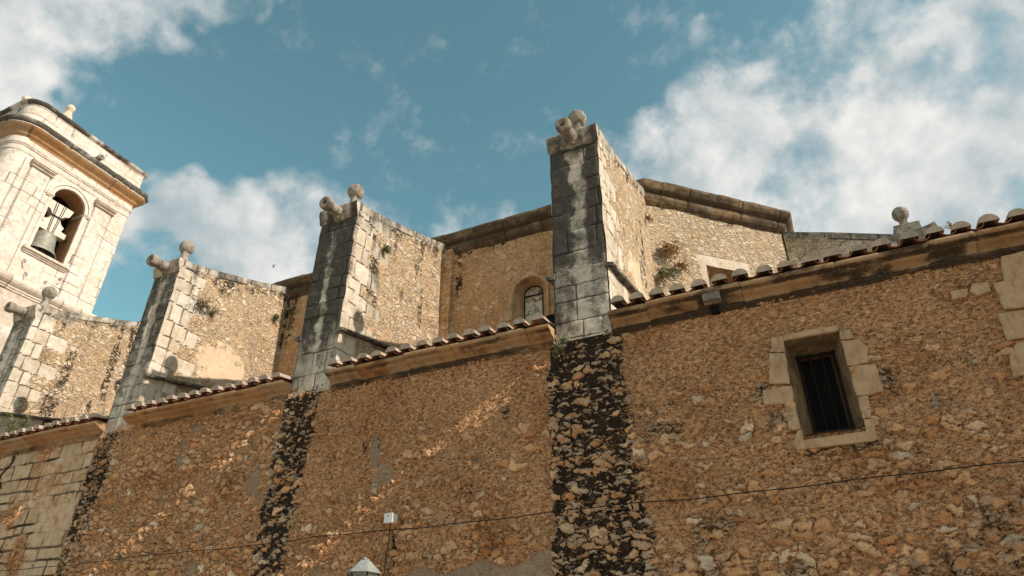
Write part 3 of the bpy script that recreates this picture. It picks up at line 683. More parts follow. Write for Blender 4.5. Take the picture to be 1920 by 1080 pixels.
def half(mb, cx, y0, y1, zf, r0, r1, up, th, A, seg=8, fill=False):
    """half barrel along Y, open below (up=1) or above (up=-1)"""
    V = []; ring = []
    for (y, r) in ((y0, r0), (y1, r1)):
        for rr in (r, r-th):
            for i in range(seg+1):
                a = PI*i/seg; V.append((cx+rr*math.cos(a), y, zf(y)+up*rr*math.sin(a)*.92))
    n = seg+1; F = []
    for i in range(seg):
        F += [(i, i+1, 2*n+i+1, 2*n+i), (n+i, 3*n+i, 3*n+i+1, n+i+1), (i, n+i, n+i+1, i+1)]
    F += [(0, 2*n, 3*n, n), (seg, n+seg, 3*n+seg, 2*n+seg)]
    mb.add(V, F, A)
    if fill:
        V = [(cx+(r0-th*.5)*math.cos(PI*i/seg), y0-.004-.012*math.sin(PI*i/seg), zf(y0)+(r0-th*.5)*math.sin(PI*i/seg)*.9) for i in range(seg+1)]
        mb.add(V, [tuple(range(seg+1))], dict(ash=1., rnd=.5+.4*random.random()))
def roof(x0, x1, seed, pitch=.27):
    r = random.Random(seed); mb = MB(); n = max(1, round((x1-x0)/pitch)); p = (x1-x0)/n
    sl = .2; rows = 9; L = .42
    for i in range(n):
        cx = x0+(i+.5)*p
        for k in range(rows):
            y = 7.745+k*.385; jx = r.uniform(-.012, .012); jz = r.uniform(-.006, .008); jy = r.uniform(-.025, .02) if k == 0 else 0
            rn = r.random(); kk = .93+.07*r.random() if k == 0 else .5+.5*r.random()
            zf = lambda yy, jz=jz, k=k: 6.185+sl*(yy-7.74)+jz+.010*(y+L-yy)/L
            half(mb, cx+jx, y+jy-.01, y+L, zf, 0.102+r.uniform(-.006, .006), .085, 1, .013, dict(ash=kk, rnd=rn), fill=(k == 0))
            zp = lambda yy, jz=jz: 6.212+sl*(yy-7.74)+jz
            if i < n-1: half(mb, cx+p/2+jx*.5, y+.005+jy*.3, y+L, zp, .088, .08, -1, .010, dict(ash=.0, rnd=rn), seg=7)
    # mortar bed below
    mb.box(x0, x1, 7.80, 8.3, 6.10, 6.135, dict(ash=.3, rnd=.3))
    o = part(mb, 'tiled_roof', M['tile'])
    rb = MB(); V = [(x0, 7.9, 6.12), (x1, 7.9, 6.12), (x1, 11.35, 6.12+.2*3.45), (x0, 11.35, 6.12+.2*3.45)]
    rb.add(V, [(0, 1, 2, 3)]); part(rb, 'roof_deck', M['roof'], o)
    return o
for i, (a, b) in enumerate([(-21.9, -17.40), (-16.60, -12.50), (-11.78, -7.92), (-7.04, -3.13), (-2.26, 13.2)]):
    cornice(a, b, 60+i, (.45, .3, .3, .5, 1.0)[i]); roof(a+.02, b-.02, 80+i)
# dark socket with a pale block below the long cornice
sb = MB(); c1 = hit(1335, 560, 1, 7.83); sb.box(c1[0]-.11, c1[0]+.11, 7.765, 7.9, 5.965, 6.07, dict(ash=1., rnd=.95)); part(sb, 'repair_block', M['finial'])
sb = MB(); c1 = hit(1342, 583, 1, 7.98); sb.box(c1[0]-.05, c1[0]+.05, 7.93, 8.0, c1[2]-.045, c1[2]+.05); part(sb, 'putlog_hole', M['darkin'])

# -------- nave clerestory, Y = 11.3, turning into the apse
BND = np.array([-2.3, 11.3]); DV = np.array([.731, .682]); DN = np.array([.682, -.731]); SC = 3.37
CRN = BND+DV*SC
def nave_fn(seed, amt=.05):
    def f(u, v):
        n = fbm(u*1.1, v*1.1, seed, 4); n2 = fbm(u*5, v*5, seed+1, 4); ns = fbm(u*4, v*.8, seed+2, 4)
        s = .95*sstep(v+(ns-.5)*.9, 10.35, 10.65)
        for (cx, wd) in ((-7.05, .10), (-6.72, .12), (-11.62, .16)): s = np.maximum(s, np.exp(-((u-cx)/wd)**2)*sstep(v, 8.6, 9.4)*(.2+1.1*n2) if seed == 90 else 0)
        return (n-.5)*amt+(n2-.5)*.02, dict(stain=np.clip(s*(.9 if seed == 90 else .55), 0, 1), expo=(n-.5)*.4, ash=0., rnd=0.)
    return f
nw = MB()
NX0, NX1, NZT = -5.36, -4.54, 8.98; NCX = -4.95; NR = .41
def nmask(uu, vv):
    uc = .25*(uu[:-1, :-1]+uu[1:, :-1]+uu[1:, 1:]+uu[:-1, 1:]); vc = .25*(vv[:-1, :-1]+vv[1:, :-1]+vv[1:, 1:]+vv[:-1, 1:])
    ins = ((np.abs(uc-NCX) < NR) & (vc < NZT) & (vc > 7.6)) | ((uc-NCX)**2+(vc-NZT)**2 < NR**2)
    return ~ins
panel(nw, (0, 11.3, 0), UX, UZ, NY, rng(-8, -2.3, .03), rng(6.0, 10.7, .03), nave_fn(90), mask=nmask)
panel(nw, (0, 11.3, 0), UX, UZ, NY, rng(-23, -8, .08), rng(6.0, 10.7, .08), nave_fn(90))
for xp in (-7.0,): panel(nw, (xp, 0, 0), UY, UZ, (1, 0, 0), rng(11.16, 11.3, .05), rng(6.0, 10.62, .05), nave_fn(92, .01))
panel(nw, (0, 11.16, 0), UX, UZ, NY, rng(-7.15, -6.86, .04), rng(6.0, 10.62, .04), nave_fn(92, .015))
panel(nw, (-6.86, 0, 0), UY, UZ, (1, 0, 0), rng(11.16, 11.32, .04), rng(6.0, 10.62, .04), nave_fn(92, .01))
part(nw, 'nave_wall', M['nave'], smooth=True)
# arched window niche
an = MB(); arc = [(NCX-NR, 7.6)]+[(NCX-NR*math.cos(PI*i/16), NZT+NR*math.sin(PI*i/16)) for i in range(17)]+[(NCX+NR, 7.6)]
gr, gz = .215, 9.12; gcx = -5.0
ain = [(gcx-gr, 7.7)]+[(gcx-gr*math.cos(PI*i/16), gz+gr*math.sin(PI*i/16)) for i in range(17)]+[(gcx+gr, 7.7)]
out_ = [(NCX-NR-.02-(.14 if 0 < i < 18 else .12), z) if i in (0,) else None for i, (x, z) in enumerate(arc)]
Pg = np.array([[(x, 11.262, z) for (x, z) in arc], [(x*.5+a*.5, 11.45, z*.5+c*.5) for (x, z), (a, c) in zip(arc, ain)], [(a, 11.62, c) for (a, c) in ain]])
an.grid(Pg, None)
ring = [(NCX+(x-NCX)*1.045, z+(.018 if z > NZT else 0)) for (x, z) in arc]
Pg = np.array([[(x, 11.262, z) for (x, z) in arc], [(x, 11.262, z) for (x, z) in ring], [(x, 11.33, z) for (x, z) in ring]]); an.grid(Pg, None)
wn = part(an, 'arched_window', M['niche'], smooth=False)
q = MB()
for (a, b, c_, d_) in ((NCX-NR-.20, NCX-NR-.02, 8.42, 8.68), (NCX-NR-.09, NCX-NR-.02, 8.68, 8.92), (NCX-NR-.12, NCX-NR-.02, 8.0, 8.40)):
    slab_block(q, [(a, c_), (b, c_), (b, d_), (a, d_)], 11.255, 11.33, int(c_*10))
part(q, 'quoin', M['niche'], wn)
gl = MB(); gl.add([(a, 11.60, c) for (a, c) in ain], [tuple(range(len(ain)))]); part(gl, 'leaded_pane', M['leaded'], wn)
# pale lozenge pattern leaded into the pane
lz = MB()
for (a, b, c_) in (((-.19, .0), (.0, .26), (-.19, .30)), ((.19, .0), (.19, .30), (.0, .26)), ((-.17, -.32), (-.02, -.02), (-.17, -.03)), ((.17, -.32), (.17, -.03), (.02, -.02))):
    base = 8.66; lz.add([(gcx+a[0], 11.595, base+a[1]), (gcx+b[0], 11.595, base+b[1]), (gcx+c_[0], 11.595, base+c_[1])], [(0, 1, 2)])
part(lz, 'leaded_pattern', M['yoke'], wn)
ir = MB(); ir.tube([(a, 11.585, c) for (a, c) in ain], .012, 5); ir.box(gcx-gr, gcx+gr, 11.575, 11.592, 9.09, 9.12); part(ir, 'window_iron', M['iron'], wn)
# dark vent beside the great buttress
vb = MB(); c1 = hit(1035, 598, 1, 11.25); vb.box(c1[0]-.10, c1[0]+.14, 11.2, 11.29, c1[2]-.09, c1[2]+.08); part(vb, 'vent', M['darkin'])

# apse faces
ap = MB()
AO = (float(BND[0]), float(BND[1]), 0); AU = (float(DV[0]), float(DV[1]), 0); AN = (float(DN[0]), float(DN[1]), 0)
SW0, SW1, SZ0, SZ1 = 1.27, 2.18, 8.1, 9.235
def smask(uu, vv):
    uc = .5*(uu[:-1, :-1]+uu[1:, 1:]); vc = .5*(vv[:-1, :-1]+vv[1:, 1:])
    return ~((uc > SW0) & (uc < SW1) & (vc > SZ0) & (vc < SZ1))
def apse_fn(u, v):
    h, A = nave_fn(95, .07)(u, v)
    a = ((u > 1.10) & (u < SW0) & (v < 9.46)) | ((u > 1.06) & (u < 2.30) & (v > SZ1) & (v < 9.50)) | ((u > SW1) & (u < 2.3) & (v < 9.5))
    A['patch'] = blobs(u, v, [(1.75, 9.62, .5, .16, .75), (.75, 9.0, .35, .35, .52)])*0
    A['ash'] = a.astype(float)*1.; A['rnd'] = np.where(a, .62+.2*vnoise(u*3, v*3, 2), 0)
    q = (u > SC-.28) & (v < 99); A['stain'] = np.maximum(A['stain'], .5*np.exp(-((u-.18)/.14)**2)*sstep(-v, -9.7, -9.2)); return np.where(a, .01, h), A
panel(ap, AO, AU, UZ, AN, rng(0, SC, .025), rng(6.0, 10.5, .025), apse_fn, mask=smask)
panel(ap, (float(CRN[0]), float(CRN[1]), 0), (0, 1, 0), UZ, (1, 0, 0), rng(0, 5, .1), rng(6.0, 10.5, .1), nave_fn(96))
ao = part(ap, 'apse_wall', M['apse'], smooth=True)
# square window with a deep ochre lintel
def ap3(s, n, z): p = BND+DV*s+DN*n; return (float(p[0]), float(p[1]), z)
aw = MB()
quad(aw, ap3(SW0, .015, SZ1), ap3(SW1, .015, SZ1), ap3(SW1-.04, -.38, SZ1-.06), ap3(SW0+.04, -.38, SZ1-.06))
quad(aw, ap3(SW0, .015, SZ0), ap3(SW0, .015, SZ1), ap3(SW0+.04, -.38, SZ1-.06), ap3(SW0+.04, -.38, SZ0))
quad(aw, ap3(SW1, .015, SZ1), ap3(SW1, .015, SZ0), ap3(SW1-.04, -.38, SZ0), ap3(SW1-.04, -.38, SZ1-.06))
awo = part(aw, 'square_window', M['cornice'])
af = MB(); quad(af, ap3(SW0, -.36, SZ0), ap3(SW1, -.36, SZ0), ap3(SW1, -.36, SZ1), ap3(SW0, -.36, SZ1)); part(af, 'window_pane', M['yoke'], awo)

# crowning cornice of nave and apse: sweep along a polyline
NPR = [(0, 10.50), (.02, 10.53), (.05, 10.54), (.09, 10.57), (.13, 10.63), (.15, 10.69), (.14, 10.70), (.14, 10.73), (.18, 10.75), (.24, 10.80), (.28, 10.86), (.30, 10.90), (.30, 10.96), (.27, 10.975), (-.3, 11.0)]
def sweep(mb, path, prof, seed, step=.05, stain=None, rndv=None, closed=False, jl=(.6, 1.1)):
    path = [np.array(p, float) for p in path]; n = len(path); nor = []
    for i in range(n-1):
        d = path[i+1]-path[i]; d /= np.linalg.norm(d); nor.append(np.array([d[1], -d[0]]))
    mit = []
    for i in range(n):
        if i == 0: mit.append(nor[0])
        elif i == n-1: mit.append(nor[-1])
        else: q_ = nor[i-1]+nor[i]; q_ = q_/np.linalg.norm(q_); mit.append(q_/(q_@nor[i]))
    r = np.random.RandomState(seed); s0 = 0; rows = []; ss_ = []; mm = []
    for i in range(n-1):
        L = np.linalg.norm(path[i+1]-path[i]); k = max(1, int(L/step))
        for j in range(k+(i == n-2)):
            t_ = j/k; rows.append(path[i]*(1-t_)+path[i+1]*t_)
            mm.append(mit[i] if t_ == 0 else (mit[i+1] if t_ >= 1 else nor[i])); ss_.append(s0+L*t_)
        s0 += L
    rows = np.array(rows); mm = np.array(mm); ss_ = np.array(ss_)
    e = np.concatenate([[0], np.cumsum(r.uniform(jl[0], jl[1], int(s0/jl[0])+3))]); b = np.searchsorted(e, ss_, 'right')-1
    de = np.minimum(ss_-e[b], e[b+1]-ss_); jn = 1-sstep(de, 0, .05); off = (r.uniform(0, 1, len(e)+1)[b]-.5)*.018; rn = r.uniform(0, 1, len(e)+1)[b]
    K = len(prof); Pg = np.zeros((len(rows), K, 3)); st_ = np.zeros((len(rows), K))
    for k, (o, z) in enumerate(prof):
        nz = fbm(ss_*4, ss_*0+k*.4, seed, 4); oo = o+off+.02*(nz-.5)-.015*jn
        Pg[:, k, 0] = rows[:, 0]+mm[:, 0]*oo; Pg[:, k, 1] = rows[:, 1]+mm[:, 1]*oo; Pg[:, k, 2] = z+.014*(nz-.5)+off*.4
        if stain: st_[:, k] = np.clip(stain(k, ss_, nz), 0, 1)
    mb.grid(Pg, dict(ash=np.ones(st_.shape), rnd=np.repeat(rn[:, None], K, 1), joint=np.repeat((jn*.8)[:, None], K, 1), stain=st_))
    return Pg
nc = MB()
sweep(nc, [(-23, 11.3), tuple(BND), tuple(CRN), (CRN[0]+.0, CRN[1]+5)], NPR, 17, stain=lambda k, s, n: (1.1 if 5 < k < 9 else .80)*(.3+1.1*fbm(s*1.7, s*0+k*.5, 8, 4)))
part(nc, 'nave_cornice', M['navecornice'], smooth=False)
nr = MB(); nr.add([(-23, 11.4, 10.97), (-2.2, 11.5, 10.97), (CRN[0]-.1, CRN[1], 10.97), (CRN[0]-.1, 19.5, 10.97), (-23, 19.5, 10.97), (-23, 15.2, 11.8), (-2.5, 15.2, 11.8)],
                  [(0, 1, 6, 5), (1, 2, 6), (2, 3, 6), (3, 4, 5, 6), (4, 0, 5)])
part(nr, 'nave_roof', M['roof'])
bw = MB(); bw.box(-23, .2, 19.3, 19.5, 0, 11.0); bw.box(13.8, 14.0, 8, 16, 0, 6.2); bw.box(-2, 14, 15.9, 16.1, 0, 6.6); part(bw, 'back_wall', M['upper'])

# fifth buttress behind the long roof, seen from its shady side
b5 = MB(); Y5 = 13.72
def z5(x): return np.interp(x, [.2, 1.2, 2.45], [10.62, 10.30, 9.86])
def b5f(u, v):
    n2 = fbm(u*4, v*4, 7, 4); d = z5(u)-v; cop = d < .17; ns = fbm(u*5, v*.8, 12, 4)
    q = u > 2.45-.5; rnd, ed, ci = layout(u, v, 6, (.3, .4), (.3, .5), 9, .01)
    ash = (cop | q).astype(float)
    joint = ash*(1-sstep(np.where(cop, np.minimum(np.minimum(u % .5, .5-u % .5), np.abs(d-.17)), ed), .004, .025))
    return (n2-.5)*.05+.02*cop, dict(ash=ash, rnd=rnd*.5, joint=joint, stain=np.clip(np.maximum(cop*.62, .6*(1-sstep(d, .1, .6))*ns*1.3), 0, 1), expo=.2)
panel(b5, (0, Y5, 0), UX, UZ, NY, rng(.2, 2.45, .03), rng(6.2, 9.86, .03), b5f, top=z5)
panel(b5, (2.45, 0, 0), UY, UZ, (1, 0, 0), rng(Y5, Y5+.8, .05), rng(6.2, 9.86, .05), lambda u, v: ((fbm(u*4, v*4, 3)-.5)*.03, dict(ash=1., rnd=.4, stain=.4+0*u, joint=0*u)))
xs = rng(.2, 2.5, .1); Pg = np.array([[(x, y, float(z5(x))+.004) for y in (Y5-.02, Y5+.4, Y5+.8)] for x in xs]); b5.grid(Pg, dict(ash=1., rnd=.3, stain=.5))
b5.box(.2, 2.42, Y5+.04, Y5+.78, 6.2, 9.8, dict(ash=1., rnd=.2))
b5o = part(b5, 'buttress', M['apse'], smooth=True); b5o['label'] = 'low looking buttress half hidden behind the long tiled roof at right'  # grazing sun on this face is put into the brighter stone colour
fb = MB(); fx, fyc, zb = 2.42, 14.02, 9.86
fx = float(hit(1688, 402, 1, fyc)[0]); zball = float(hit(1688, 402, 1, fyc)[2])
fb.box(fx-.24, fx+.24, fyc-.24, fyc+.24, zb-.1, zball-.40)
fb.lathe((fx, fyc, zball-.40), [(.19, 0), (.15, .05), (.105, .12), (.095, .22), (.11, .26)], 4, rot=PI/4)
fb.lathe((fx, fyc, zball-.165), [(.05, 0), (.105, .03), (.145, .08), (.165, .15), (.160, .21), (.135, .27), (.09, .315), (.04, .335), (.0, .34)], 24, cap=False, wob=.05)
part(fb, 'finial', M['finial'], b5o)
gb = MB(); c0 = hit(1702, 452, 1, 13.8); c1 = hit(1748, 436, 1, 13.8)
gb.lathe(tuple(c0), [(.17, 0), (.17, .1), (.19, .45), (.205, .52), (.205, .58), (.1, .58), (.08, .4), (.001, .4)], 4, ax=tuple(np.array(c1)-np.array(c0)), cap=False, rot=PI/4)
part(gb, 'gargoyle', M['gargoyle'], b5o)

# ------------------------------------------------------------------ bell tower
tower = tag(empty('bell_tower', (-24.2, 9.9, 0)), 'pale dressed stone bell tower with rounded corner and arched bell opening', 'tower')
TX, TY0, TY1, TF, TB = -22.0, 8.36, 12.27, 7.86, -26.4
def tpath(off=0):
    p = [(TB, TF), (-22.5, TF)]+[(-22.5+.5*math.sin(a), 8.36-.5*math.cos(a)) for a in np.linspace(0, PI/2, 9)[1:-1]]+[(TX, TY0), (TX, TY1-.04), (TX-.04, TY1), (TB, TY1), (TB, TF)]
    return p
def wall_on_path(mb, path, vs, fn, step=.05, mask=None):
    path = [np.array(p, float) for p in path]; pts = []; ns = []; ss_ = []; s0 = 0
    segn = []
    for i in range(len(path)-1):
        d = path[i+1]-path[i]; d /= np.linalg.norm(d); segn.append(np.array([d[1], -d[0]]))
    for i in range(len(path)-1):
        L = np.linalg.norm(path[i+1]-path[i]); k = max(1, int(L/step))
        for j in range(k+(i == len(path)-2)):
            pts.append(path[i]+(path[i+1]-path[i])*j/k)
            q_ = segn[i] if j else (segn[i]+segn[max(i-1, 0)]); ns.append(q_/np.linalg.norm(q_)); ss_.append(s0+L*j/k)
        s0 += L
    pts = np.array(pts); ns = np.array(ns); ss_ = np.array(ss_)
    uu, vv = np.meshgrid(ss_, vs, indexing='ij'); yy = np.repeat(pts[:, 1][:, None], len(vs), 1); xx = np.repeat(pts[:, 0][:, None], len(vs), 1)
    h, A = fn(uu, vv, xx, yy)
    Pg = np.stack([xx+ns[:, 0][:, None]*h, yy+ns[:, 1][:, None]*h, vv], -1)
    mb.grid(Pg, A, mask(xx, yy, vv) if mask else None)
OY, OR_, OZ0, OZS = 10.17, .57, 14.03, 16.23
def tfn(u, v, x, y):
    rnd, ed, ci = layout(u, v, 0, (.30, .46), (.5, 1.0), 33, .006)
    joint = (1-sstep(ed, .0, .03))*(.15+.9*vnoise(u*1.5, v*1.5, 3))
    n2 = fbm(u*4, v*4, 7, 4)
    face = x > -22.02
    pil = face & (((y > 8.62) & (y < 9.30)) | ((y > 10.98) & (y < 11.66))) & (v > 12.9) & (v < 16.98)
    low = v < 12.6
    groove = np.zeros(u.shape)
    for yy in (8.38, 8.62, 9.30, 10.98, 11.66): groove = np.maximum(groove, face*(np.abs(y-yy) < .03)*(v > 12.9)*(v < 16.98))
    par = v > 18.1
    st = np.where(par, .62*sstep(fbm(u*6, v*.6, 9, 4), .52, .72)*sstep(v, 18.4, 18.9), 0)+.34*sstep(fbm(u*2, v*1.0, 19, 4), .56, .75)*sstep(v, 12.9, 13.6)
    h = .05*pil-.008*joint+.012*(rnd-.5)+(n2-.5)*.014+.10*low+.05*low*(rnd-.5)
    frz = sstep(v, 17.42, 17.44)*.03
    return h+frz, dict(ash=1., rnd=np.where(low, rnd*.6, .35+.65*rnd), joint=np.maximum(joint, groove*.55), stain=np.clip(st, 0, 1))
def tmask(x, y, v):
    c = lambda a: .5*(a[:-1, :-1]+a[1:, 1:])
    xc, yc, vc = c(x), c(y), c(v)
    return ~((xc > -22.05) & (((np.abs(yc-OY) < OR_) & (vc > OZ0) & (vc < OZS)) | ((yc-OY)**2+(vc-OZS)**2 < OR_**2)))
tb = MB(); wall_on_path(tb, tpath(), rng(0, 11, .25), tfn, .15); wall_on_path(tb, tpath(), rng(11, 19.15, .035), tfn, .035, tmask)
part(tb, 'tower_wall', M['tower'], tower, smooth=True)
# crowning mouldings
TP = tpath()
tc = MB()
sweep(tc, TP, [(0, 17.60), (.03, 17.62), (.05, 17.68), (.12, 17.74), (.15, 17.80), (.28, 17.90), (.34, 17.96), (.34, 18.0)], 3, .08, stain=lambda k, s, n: np.zeros(s.shape))
o1 = part(tc, 'soffit_moulding', M['cornice'], tower)  # warm bounce light under the soffit is put into the ochre colour
tc = MB()
sweep(tc, TP, [(.30, 18.0), (.36, 18.0), (.365, 18.03)], 4, .08)
part(tc, 'cornice_fillet', M['tower'], tower)
tc = MB()
sweep(tc, TP, [(.36, 18.03), (.40, 18.06), (.44, 18.13), (.45, 18.19), (.44, 18.21), (0, 18.25)], 4, .08, stain=lambda k, s, n: (.95 if k < 5 else .7)*(.5+.9*n)+0*s)
part(tc, 'cornice', M['tower'], tower)['label'] = 'black weathered top edge of the main tower cornice'
tc = MB()
sweep(tc, TP, [(0, 19.05), (.03, 19.06), (.05, 19.09), (.05, 19.11), (.11, 19.14), (.15, 19.19), (.155, 19.24), (.13, 19.26), (-.2, 19.29)], 6, .08, stain=lambda k, s, n: (.1 if k < 3 else .95)*(.5+.9*n)*sstep(fbm(s*1.5, s*0, 4, 3), .12, .35))
part(tc, 'parapet_coping', M['tower'], tower)
tc = MB(); tc.add([(TB, TF+.1, 19.2), (TX-.1, TF+.1, 19.2), (TX-.1, TY1-.1, 19.2), (TB, TY1-.1, 19.2)], [(0, 1, 2, 3)], dict(ash=1.)); part(tc, 'tower_roof', M['tower'], tower)
tc = MB()
sweep(tc, TP, [(0, 17.33), (.03, 17.34), (.035, 17.38), (.055, 17.40), (.055, 17.44), (0, 17.46)], 8, .1); sweep(tc, TP, [(0, 17.10), (.02, 17.11), (.02, 17.2), (0, 17.22)], 9, .1)
part(tc, 'architrave', M['tower'], tower)
tc = MB()
sweep(tc, TP, [(.10, 12.40), (.13, 12.41), (.13, 12.47), (.16, 12.48), (.16, 12.53), (.20, 12.56), (.26, 12.62), (.29, 12.70), (.27, 12.78), (.22, 12.84), (.1, 12.88), (0, 12.92)], 10, .08)
part(tc, 'string_course', M['tower'], tower)
for (a, b) in ((8.62, 9.30), (10.98, 11.66)):
    tc = MB()
    for k, (z0, z1, o) in enumerate(((16.78, 16.81, .075), (16.86, 16.89, .085), (16.89, 16.94, .12), (16.94, 17.0, .15))):
        tc.box(TX-.05, TX+.05+o, a-o*.55, b+o*.55, z0, z1, dict(ash=1., rnd=.2))
    part(tc, 'pilaster_capital', M['cornice'] if 0 else M['tower'], tower)
# bell opening: reveal, archivolt, imposts, sill
ow = MB(); arc = [(OY-OR_, OZ0)]+[(OY-OR_*math.cos(PI*i/24), OZS+OR_*math.sin(PI*i/24)) for i in range(25)]+[(OY+OR_, OZ0)]
Pg = np.array([[(TX+xo, y, z) for (y, z) in arc] for xo in (.045, -.3, -.75)]); ow.grid(Pg, dict(ash=1., rnd=.1, stain=.12))
opening = part(ow, 'bell_opening', M['cornice'], tower)
ow = MB()
def arcpts(r): return [(OY-r*math.cos(PI*i/32), OZS+r*math.sin(PI*i/32)) for i in range(33)]
for (r0, r1, o) in ((OR_-.002, .68, .045), (.70, .78, .065)):
    a0, a1 = arcpts(r0), arcpts(r1)
    Pg = np.array([[(TX-.05, y, z) for (y, z) in a0], [(TX+o, y, z) for (y, z) in a0], [(TX+o, y, z) for (y, z) in a1], [(TX-.05, y, z) for (y, z) in a1]]); ow.grid(Pg, dict(ash=1., rnd=.7))
part(ow, 'archivolt', M['tower'], opening)
ow = MB()
for (a, b) in ((OY-.80, OY-OR_+.002), (OY+OR_-.002, OY+.80)):
    ow.box(TX-.6, TX+.06, a, b, OZS-.10, OZS-.05, dict(ash=1., rnd=.6)); ow.box(TX-.6, TX+.085, a-.012, b+.012, OZS-.05, OZS+.0, dict(ash=1., rnd=.6))
    ow.box(TX-.03, TX+.038, a+.12 if a < OY else a+.001, b-.001 if a < OY else b-.12, OZ0, OZS-.10, dict(ash=1., rnd=.8))
    part(ow, 'impost', M['tower'], opening); ow = MB()
ow = MB()
for k, (z0, z1, o) in enumerate(((13.84, 13.89, .05), (13.89, 13.95, .09), (13.95, 14.035, .15))): ow.box(TX-.7, TX+o, OY-.72-o*.4, OY+.72+o*.4, z0, z1, dict(ash=1., rnd=.3))
part(ow, 'sill', M['tower'], opening)
# carved scrolls below the opening
for (yy, zz, sgn, L) in ((9.55, 13.55, 1, .35), (9.75, 13.15, 1, .45), (10.55, 13.2, -1, .4), (10.95, 13.55, -1, .3)):
    sc = MB(); pts = []; rr = []
    for i in range(16):
        t_ = i/15; a = PI*1.3*t_; r = .10*(1-.35*t_)
        pts.append((TX+.03, yy+sgn*(r*math.cos(a)+.18*t_), zz+r*math.sin(a)-L*max(0, t_-.5))); rr.append(.035*(1-.6*t_))
    sc.tube(pts, rr, 6, dict(ash=1., rnd=.3)); part(sc, 'carved_scroll', M['tower'], tower)
sp = MB(); p0 = hit(190, 291, 0, TX+.1)
sp.lathe((TX, float(p0[1])-.12, 18.42), [(.11, 0), (.10, .25), (.085, .30), (.115, .36), (.115, .44), (.06, .44), (.05, .3), (0.001, .3)], 16, ax=(1, 0, .02), cap=False); part(sp, 'gargoyle', M['finial'], tower, smooth=True)
for (fx, fy_) in ((-22.45, 9.12), (-23.5, 8.15), (-22.6, 12.0)):
    if fy_ == 12.0: continue
    tf = MB(); z = 19.27; tf.box(fx-.2, fx+.2, fy_-.2, fy_+.2, z-.05, z+.14)
    tf.lathe((fx, fy_, z+.14), [(.20, 0), (.20, .04), (.16, .08), (.18, .14), (.19, .24), (.17, .32), (.13, .42), (.105, .55), (.13, .58), (.13, .61), (.08, .62)], 20)
    tf.lathe((fx, fy_, z+.73), [(.08, 0), (.135, .05), (.155, .12), (.145, .19), (.10, .25), (.03, .28), (0.001, .28)], 20, cap=False)
    part(tf, 'finial', M['whitestone'], tower, smooth=False)

# bell with its yoke, hung in the opening
bx, by = -22.30, 10.05
bell = tag(empty('bell', (bx, by, 14.9)), 'big bronze bell hanging from a pale yoke in the tower opening', 'bell')
mb = MB(); H = 14.16; K = 1.20
mb.lathe((bx, by, H), [(a*K, b*K) for a, b in [(.40, .03), (.445, 0), (.44, .03), (.40, .09), (.35, .18), (.315, .30), (.29, .45), (.275, .58), (.25, .66), (.19, .71), (.08, .73), (.001, .73)]], 40, cap=False)
mb.lathe((bx, by, H), [(a*K, b*K) for a, b in [(.42, .01), (.37, .07), (.30, .22), (.26, .5), (.2, .62), (.001, .65)]], 40, cap=False)
part(mb, 'bell_body', M['bronze'], bell, smooth=True)
mb = MB(); mb.tube([(bx, by, H+.5), (bx, by, H+.12)], .02, 8); mb.lathe((bx, by, H+.0), [(.001, 0), (.05, .03), (.06, .08), (.04, .13), (.02, .15)], 12, cap=False); part(mb, 'clapper', M['iron'], bell)
yk = MB(); zb = H+.88; out = []
def arcp(cy, cz, r, a0, a1, n=10): return [(cy+r*math.cos(a0+(a1-a0)*i/n), cz+r*math.sin(a0+(a1-a0)*i/n)) for i in range(n+1)]
out += [(.52, 0), (.52, .20), (.32, .22)]+arcp(.40, .62, .23, -PI*.55, -PI*1.45, 10)+[(.40, .90), (.46, 1.16)]
left = [(-a, b) for (a, b) in out][::-1]
poly = out+left
V = [(bx+.13, by+a, zb+b) for a, b in poly]+[(bx-.13, by+a, zb+b) for a, b in poly]; k = len(poly)
yk.add(V, [(i, (i+1) % k, k+(i+1) % k, k+i) for i in range(k)])
# faces of the yoke as strips between mirrored outline points
h_ = len(out)
for off in (0, k):
    yk.f += [[yk.n-2*k+off+i, yk.n-2*k+off+i+1, yk.n-2*k+off+k-2-i, yk.n-2*k+off+k-1-i] for i in range(h_-1)]
part(yk, 'yoke', M['yoke'], bell)
for dy in (-.17, -.10, .10, .17):
    mb = MB(); mb.tube([(bx+.14, by+dy*.6, zb-.05), (bx+.142, by+dy, zb+1.15)], .013, 5); part(mb, 'strap', M['iron'], bell)
mb = MB(); mb.box(bx+.15, bx+.165, by-.24, by+.24, zb+.62, zb+.66); part(mb, 'crossbar', M['iron'], bell)
for sg in (-1, 1):
    mb = MB(); mb.tube([(bx, by+sg*.5, zb+.08), (bx, by+sg*.66, zb+.08)], .035, 8); part(mb, 'axle', M['iron'], bell)
fl = MB(); fl.box(-26, TX-.7, 8.3, 12.0, 13.7, 13.8); part(fl, 'belfry_floor', M['darkin'], tower)

